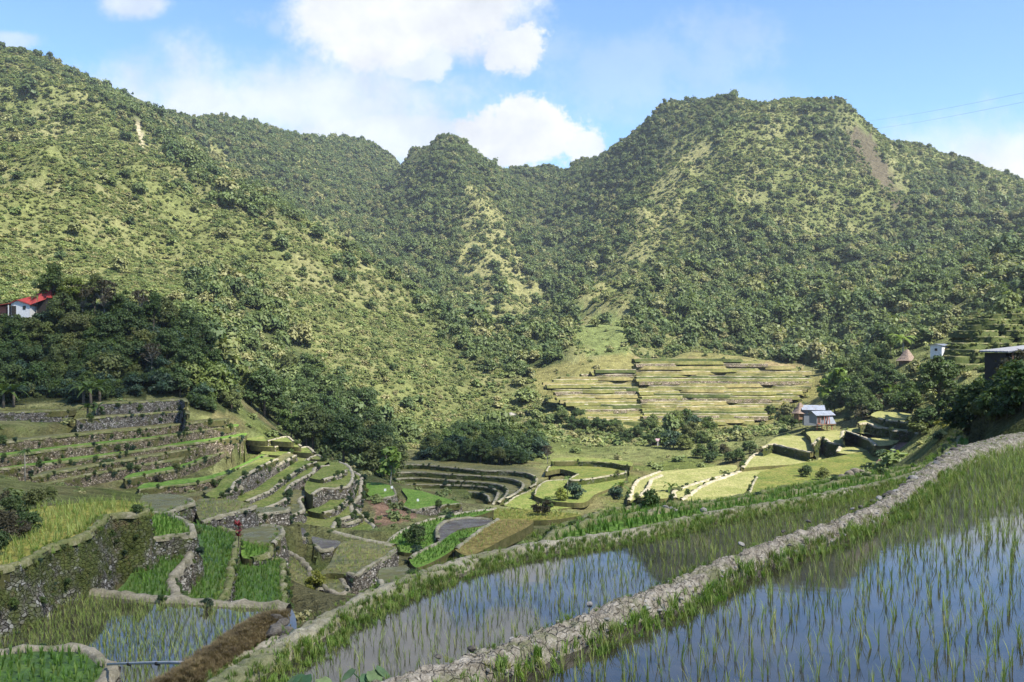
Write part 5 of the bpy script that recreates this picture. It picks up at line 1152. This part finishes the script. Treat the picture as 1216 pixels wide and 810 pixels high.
# ------------------------------------------------------------------ the cloud whose shade lies on the near terraces
def cloud_shade(poly, H, label, cell=9.0, thick=26):
    SEL, SAZ = SUN_EL, SUN_AZ; k = H / math.tan(SEL); off = (k * math.sin(SAZ), k * math.cos(SAZ))
    xs = [p[0] for p in poly]; ys = [p[1] for p in poly]
    gx = np.arange(min(xs) - 40, max(xs) + 41, cell); gy = np.arange(min(ys) - 40, max(ys) + 41, cell); X, Y = np.meshgrid(gx, gy, indexing='ij')
    dist = segdist(X, Y, poly, True) * np.where(inpoly(X, Y, poly), 1, -1) + 9 * fbm(X / 40, Y / 40, 3, 77)
    T = np.clip(dist / 22, -.02, 1); T = np.where(T > 0, np.sqrt(np.maximum(T, 0)), 0) * thick
    up = T * (1 + .45 * fbm(X / 30, Y / 30, 3, 78)); dn = -T * (.35 + .12 * fbm(X / 25, Y / 25, 3, 79))
    nx_, ny_ = X.shape; idx_ = -np.ones(X.shape, int); on = T > 0
    use = on.copy(); use[1:, :] |= on[:-1, :]; use[:-1, :] |= on[1:, :]; use[:, 1:] |= use[:, :-1]; use[:, :-1] |= use[:, 1:]
    n_ = use.sum(); idx_[use] = np.arange(n_)
    top = np.column_stack([X[use] + off[0], Y[use] + off[1], H + up[use] + .0]); bot = np.column_stack([X[use] + off[0], Y[use] + off[1], H + dn[use] - .05])
    f = []
    a, b_, c, d_ = idx_[:-1, :-1], idx_[1:, :-1], idx_[1:, 1:], idx_[:-1, 1:]; okq = (a >= 0) & (b_ >= 0) & (c >= 0) & (d_ >= 0); anyon = on[:-1, :-1] | on[1:, :-1] | on[1:, 1:] | on[:-1, 1:]; okq &= anyon
    q = np.stack([a[okq], b_[okq], c[okq], d_[okq]], -1)
    o = link('cloud', mesh_np('cloud', np.vstack([top, bot]), np.vstack([q, q[:, ::-1] + n_]), M['cloud'], True)); tag(o, label, None, kind='structure'); return o
tcl = NT('cloud'); df = tcl.n('ShaderNodeBsdfDiffuse'); df.inputs[0].default_value = (.9, .9, .9, 1); tl_ = tcl.n('ShaderNodeBsdfTranslucent'); tl_.inputs[0].default_value = (.9, .9, .9, 1); tp = tcl.n('ShaderNodeBsdfTransparent')
ms1 = tcl.n('ShaderNodeMixShader'); ms1.inputs[0].default_value = .5; ms2 = tcl.n('ShaderNodeMixShader'); ms2.inputs[0].default_value = .66
tcl.l(df.outputs[0], ms1.inputs[1]); tcl.l(tl_.outputs[0], ms1.inputs[2]); tcl.l(ms1.outputs[0], ms2.inputs[1]); tcl.l(tp.outputs[0], ms2.inputs[2]); tcl.l(ms2.outputs[0], tcl.out.inputs[0]); M['cloud'] = tcl.m
SHADE = [(-190, -60), (-190, 225), (-120, 238), (-84, 236), (-66, 214), (-58, 176), (-42, 150), (-30, 118), (-22, 116), (-14, 150), (-26, 190), (-30, 222), (4, 232), (14, 206), (20, 186), (16, 160), (18, 132), (30, 122), (48, 118), (62, 100), (92, 80), (92, -60)]
cloud_shade(SHADE, 420, None)
exec_time('objects')
# ------------------------------------------------------------------ the air
zb, zt = float(TZ.min()) - 1.0, float(TZ.max()) + 16
print('terrain z', zb, zt)
m = MB(); m.box((0, 0, (zb + zt) / 2), (5260, 5260, zt - zb)); me = bpy.data.meshes.new('haze'); me.from_pydata(m.v, [], m.f)
hm = bpy.data.materials.new('haze'); hm.use_nodes = True; hm.node_tree.nodes.clear(); ho = hm.node_tree.nodes.new('ShaderNodeOutputMaterial'); hv = hm.node_tree.nodes.new('ShaderNodeVolumePrincipled')
hv.inputs['Color'].default_value = (.80, .88, 1, 1); hv.inputs['Density'].default_value = HAZE; hv.inputs['Anisotropy'].default_value = .2; hm.node_tree.links.new(hv.outputs[0], ho.inputs['Volume'])
me.materials.append(hm); tag(link('haze', me), kind='stuff')
# ------------------------------------------------------------------ light, sky, camera
S = Vector((math.cos(SUN_EL) * math.sin(SUN_AZ), math.cos(SUN_EL) * math.cos(SUN_AZ), math.sin(SUN_EL)))
sun = bpy.data.lights.new('sun', 'SUN'); sun.energy = 4.6; sun.angle = R(.53); sun.color = (1, .94, .82)
so = bpy.data.objects.new('sun', sun); COL.objects.link(so); so.rotation_euler = S.to_track_quat('Z', 'Y').to_euler(); so.location = S * 900
w = bpy.data.worlds.new('World'); sc.world = w; w.use_nodes = True
nt = w.node_tree; nt.nodes.clear()
def wn(t, **k):
    q = nt.nodes.new(t)
    for a, b in k.items(): setattr(q, a, b)
    return q
def wm(op, a, b=0.0, c=None, clamp=False):
    q = wn('ShaderNodeMath', operation=op); q.use_clamp = clamp
    for i, v_ in enumerate((a, b) if c is None else (a, b, c)):
        if isinstance(v_, (int, float)): q.inputs[i].default_value = v_
        else: nt.links.new(v_, q.inputs[i])
    return q.outputs[0]
sky = wn('ShaderNodeTexSky', sky_type='NISHITA'); sky.sun_disc = False; sky.sun_elevation = SUN_EL; sky.sun_rotation = SUN_AZ; sky.altitude = 1100; sky.air_density = 1.0; sky.dust_density = .6; sky.ozone_density = 1.2
tc = wn('ShaderNodeTexCoord'); sx = wn('ShaderNodeSeparateXYZ'); nt.links.new(tc.outputs['Generated'], sx.inputs[0])
yy = wm('MAXIMUM', sx.outputs[1], .05); U = wm('DIVIDE', sx.outputs[0], yy); Vv = wm('DIVIDE', sx.outputs[2], yy)
cv = wn('ShaderNodeCombineXYZ'); nt.links.new(U, cv.inputs[0]); nt.links.new(Vv, cv.inputs[1])
def wnoise(scale, det=6, rough=.6, off=0):
    q = wn('ShaderNodeTexNoise'); q.inputs['Scale'].default_value = scale; q.inputs['Detail'].default_value = det; q.inputs['Roughness'].default_value = rough
    a = wn('ShaderNodeVectorMath', operation='ADD'); nt.links.new(cv.outputs[0], a.inputs[0]); a.inputs[1].default_value = (off, off * .7, off)
    nt.links.new(a.outputs[0], q.inputs['Vector']); return q.outputs['Fac']
NA_, NB_ = wnoise(13, 9, .68), wnoise(5, 7, .68, 3.3)
CLOUDS = [(480, 14, 165, 80, 1.0, 1.0, .6), (615, 55, 52, 40, .95, 1.1, .4), (505, 78, 48, 22, .8, 1.2, .4), (620, 158, 95, 52, 1.0, .9, .32), (690, 175, 30, 25, .9, .8, .3), (330, 128, 330, 75, .8, 1.3, 1.1), (160, 4, 40, 18, .7, 1.4, .7), (328, 33, 16, 16, .3, 1.4, .9),
          (1200, 215, 230, 98, 1.0, .9, 1.0), (1080, 175, 130, 50, .5, 1.3, .9), (780, 75, 150, 60, .22, 1.9, .8), (450, 165, 160, 40, .85, .8, .6), (870, 120, 160, 40, .2, 1.4, .9), (0, 50, 60, 14, .5, 1.2, .6)]
cl = None
for px, py, rx, ry, op, kn, soft in CLOUDS:
    u = wm('DIVIDE', wm('SUBTRACT', U, (px - CX) / F), rx / F); v_ = wm('DIVIDE', wm('SUBTRACT', Vv, (CY - py) / F), ry / F)
    r2 = wm('SQRT', wm('ADD', wm('MULTIPLY', u, u), wm('MULTIPLY', v_, v_)))
    e = wm('ADD', wm('SUBTRACT', 1.0, r2), wm('MULTIPLY', wm('SUBTRACT', NA_ if soft < .6 else NB_, .5), kn * 2.6))
    mr = wn('ShaderNodeMapRange', interpolation_type='SMOOTHSTEP'); nt.links.new(e, mr.inputs[0]); mr.inputs[1].default_value = 0; mr.inputs[2].default_value = soft; mr.inputs[3].default_value = 0; mr.inputs[4].default_value = op
    cl = mr.outputs[0] if cl is None else wm('MAXIMUM', cl, mr.outputs[0])
cl = wm('MULTIPLY', cl, wm('GREATER_THAN', sx.outputs[1], .1))
mx = wn('ShaderNodeMix', data_type='RGBA'); nt.links.new(cl, mx.inputs[0])
SKYK = .094
skm = wn('ShaderNodeMix', data_type='RGBA', blend_type='MULTIPLY'); skm.inputs[0].default_value = 1; nt.links.new(sky.outputs[0], skm.inputs[6]); skm.inputs[7].default_value = (.72, .88, 1.05, 1)
nt.links.new(skm.outputs[2], mx.inputs[6])
cr = wn('ShaderNodeValToRGB'); nt.links.new(wnoise(12, 6, .6, 7), cr.inputs[0]); cr.color_ramp.elements[0].position = .3; cr.color_ramp.elements[1].position = .62
g0, g1 = .305 / SKYK, .39 / SKYK
cs = wn('ShaderNodeMix', data_type='RGBA'); nt.links.new(cr.outputs[0], cs.inputs[0]); cs.inputs[6].default_value = (g0 * .90, g0 * .96, g0 * 1.06, 1); cs.inputs[7].default_value = (g1 * .97, g1 * .99, g1 * 1.02, 1)
nt.links.new(cs.outputs[2], mx.inputs[7])
bg = wn('ShaderNodeBackground'); nt.links.new(mx.outputs[2], bg.inputs[0]); bg.inputs[1].default_value = SKYK
nt.links.new(bg.outputs[0], wn('ShaderNodeOutputWorld').inputs[0])
cam = bpy.data.cameras.new('camera'); co = bpy.data.objects.new('camera', cam); COL.objects.link(co); sc.camera = co
co.location = (0, 0, 0); co.rotation_euler = (R(90), 0, 0); cam.sensor_width = 36; cam.lens = 36 * F / 1216; cam.clip_start = .1; cam.clip_end = 9000
cam.shift_y = -(405 - CY) / 1216.
sc.view_settings.view_transform = 'Standard'; sc.view_settings.look = 'None'; sc.view_settings.gamma = 1; sc.view_settings.exposure = 1.48
sc.render.engine = 'CYCLES'; sc.cycles.max_bounces = 5; sc.cycles.diffuse_bounces = 2; sc.cycles.glossy_bounces = 2; sc.cycles.transmission_bounces = 3; sc.cycles.transparent_max_bounces = 6
sc.cycles.use_denoising = True; sc.cycles.volume_bounces = 0; sc.cycles.volume_step_rate = 4; sc.cycles.volume_max_steps = 64
exec_time('done')
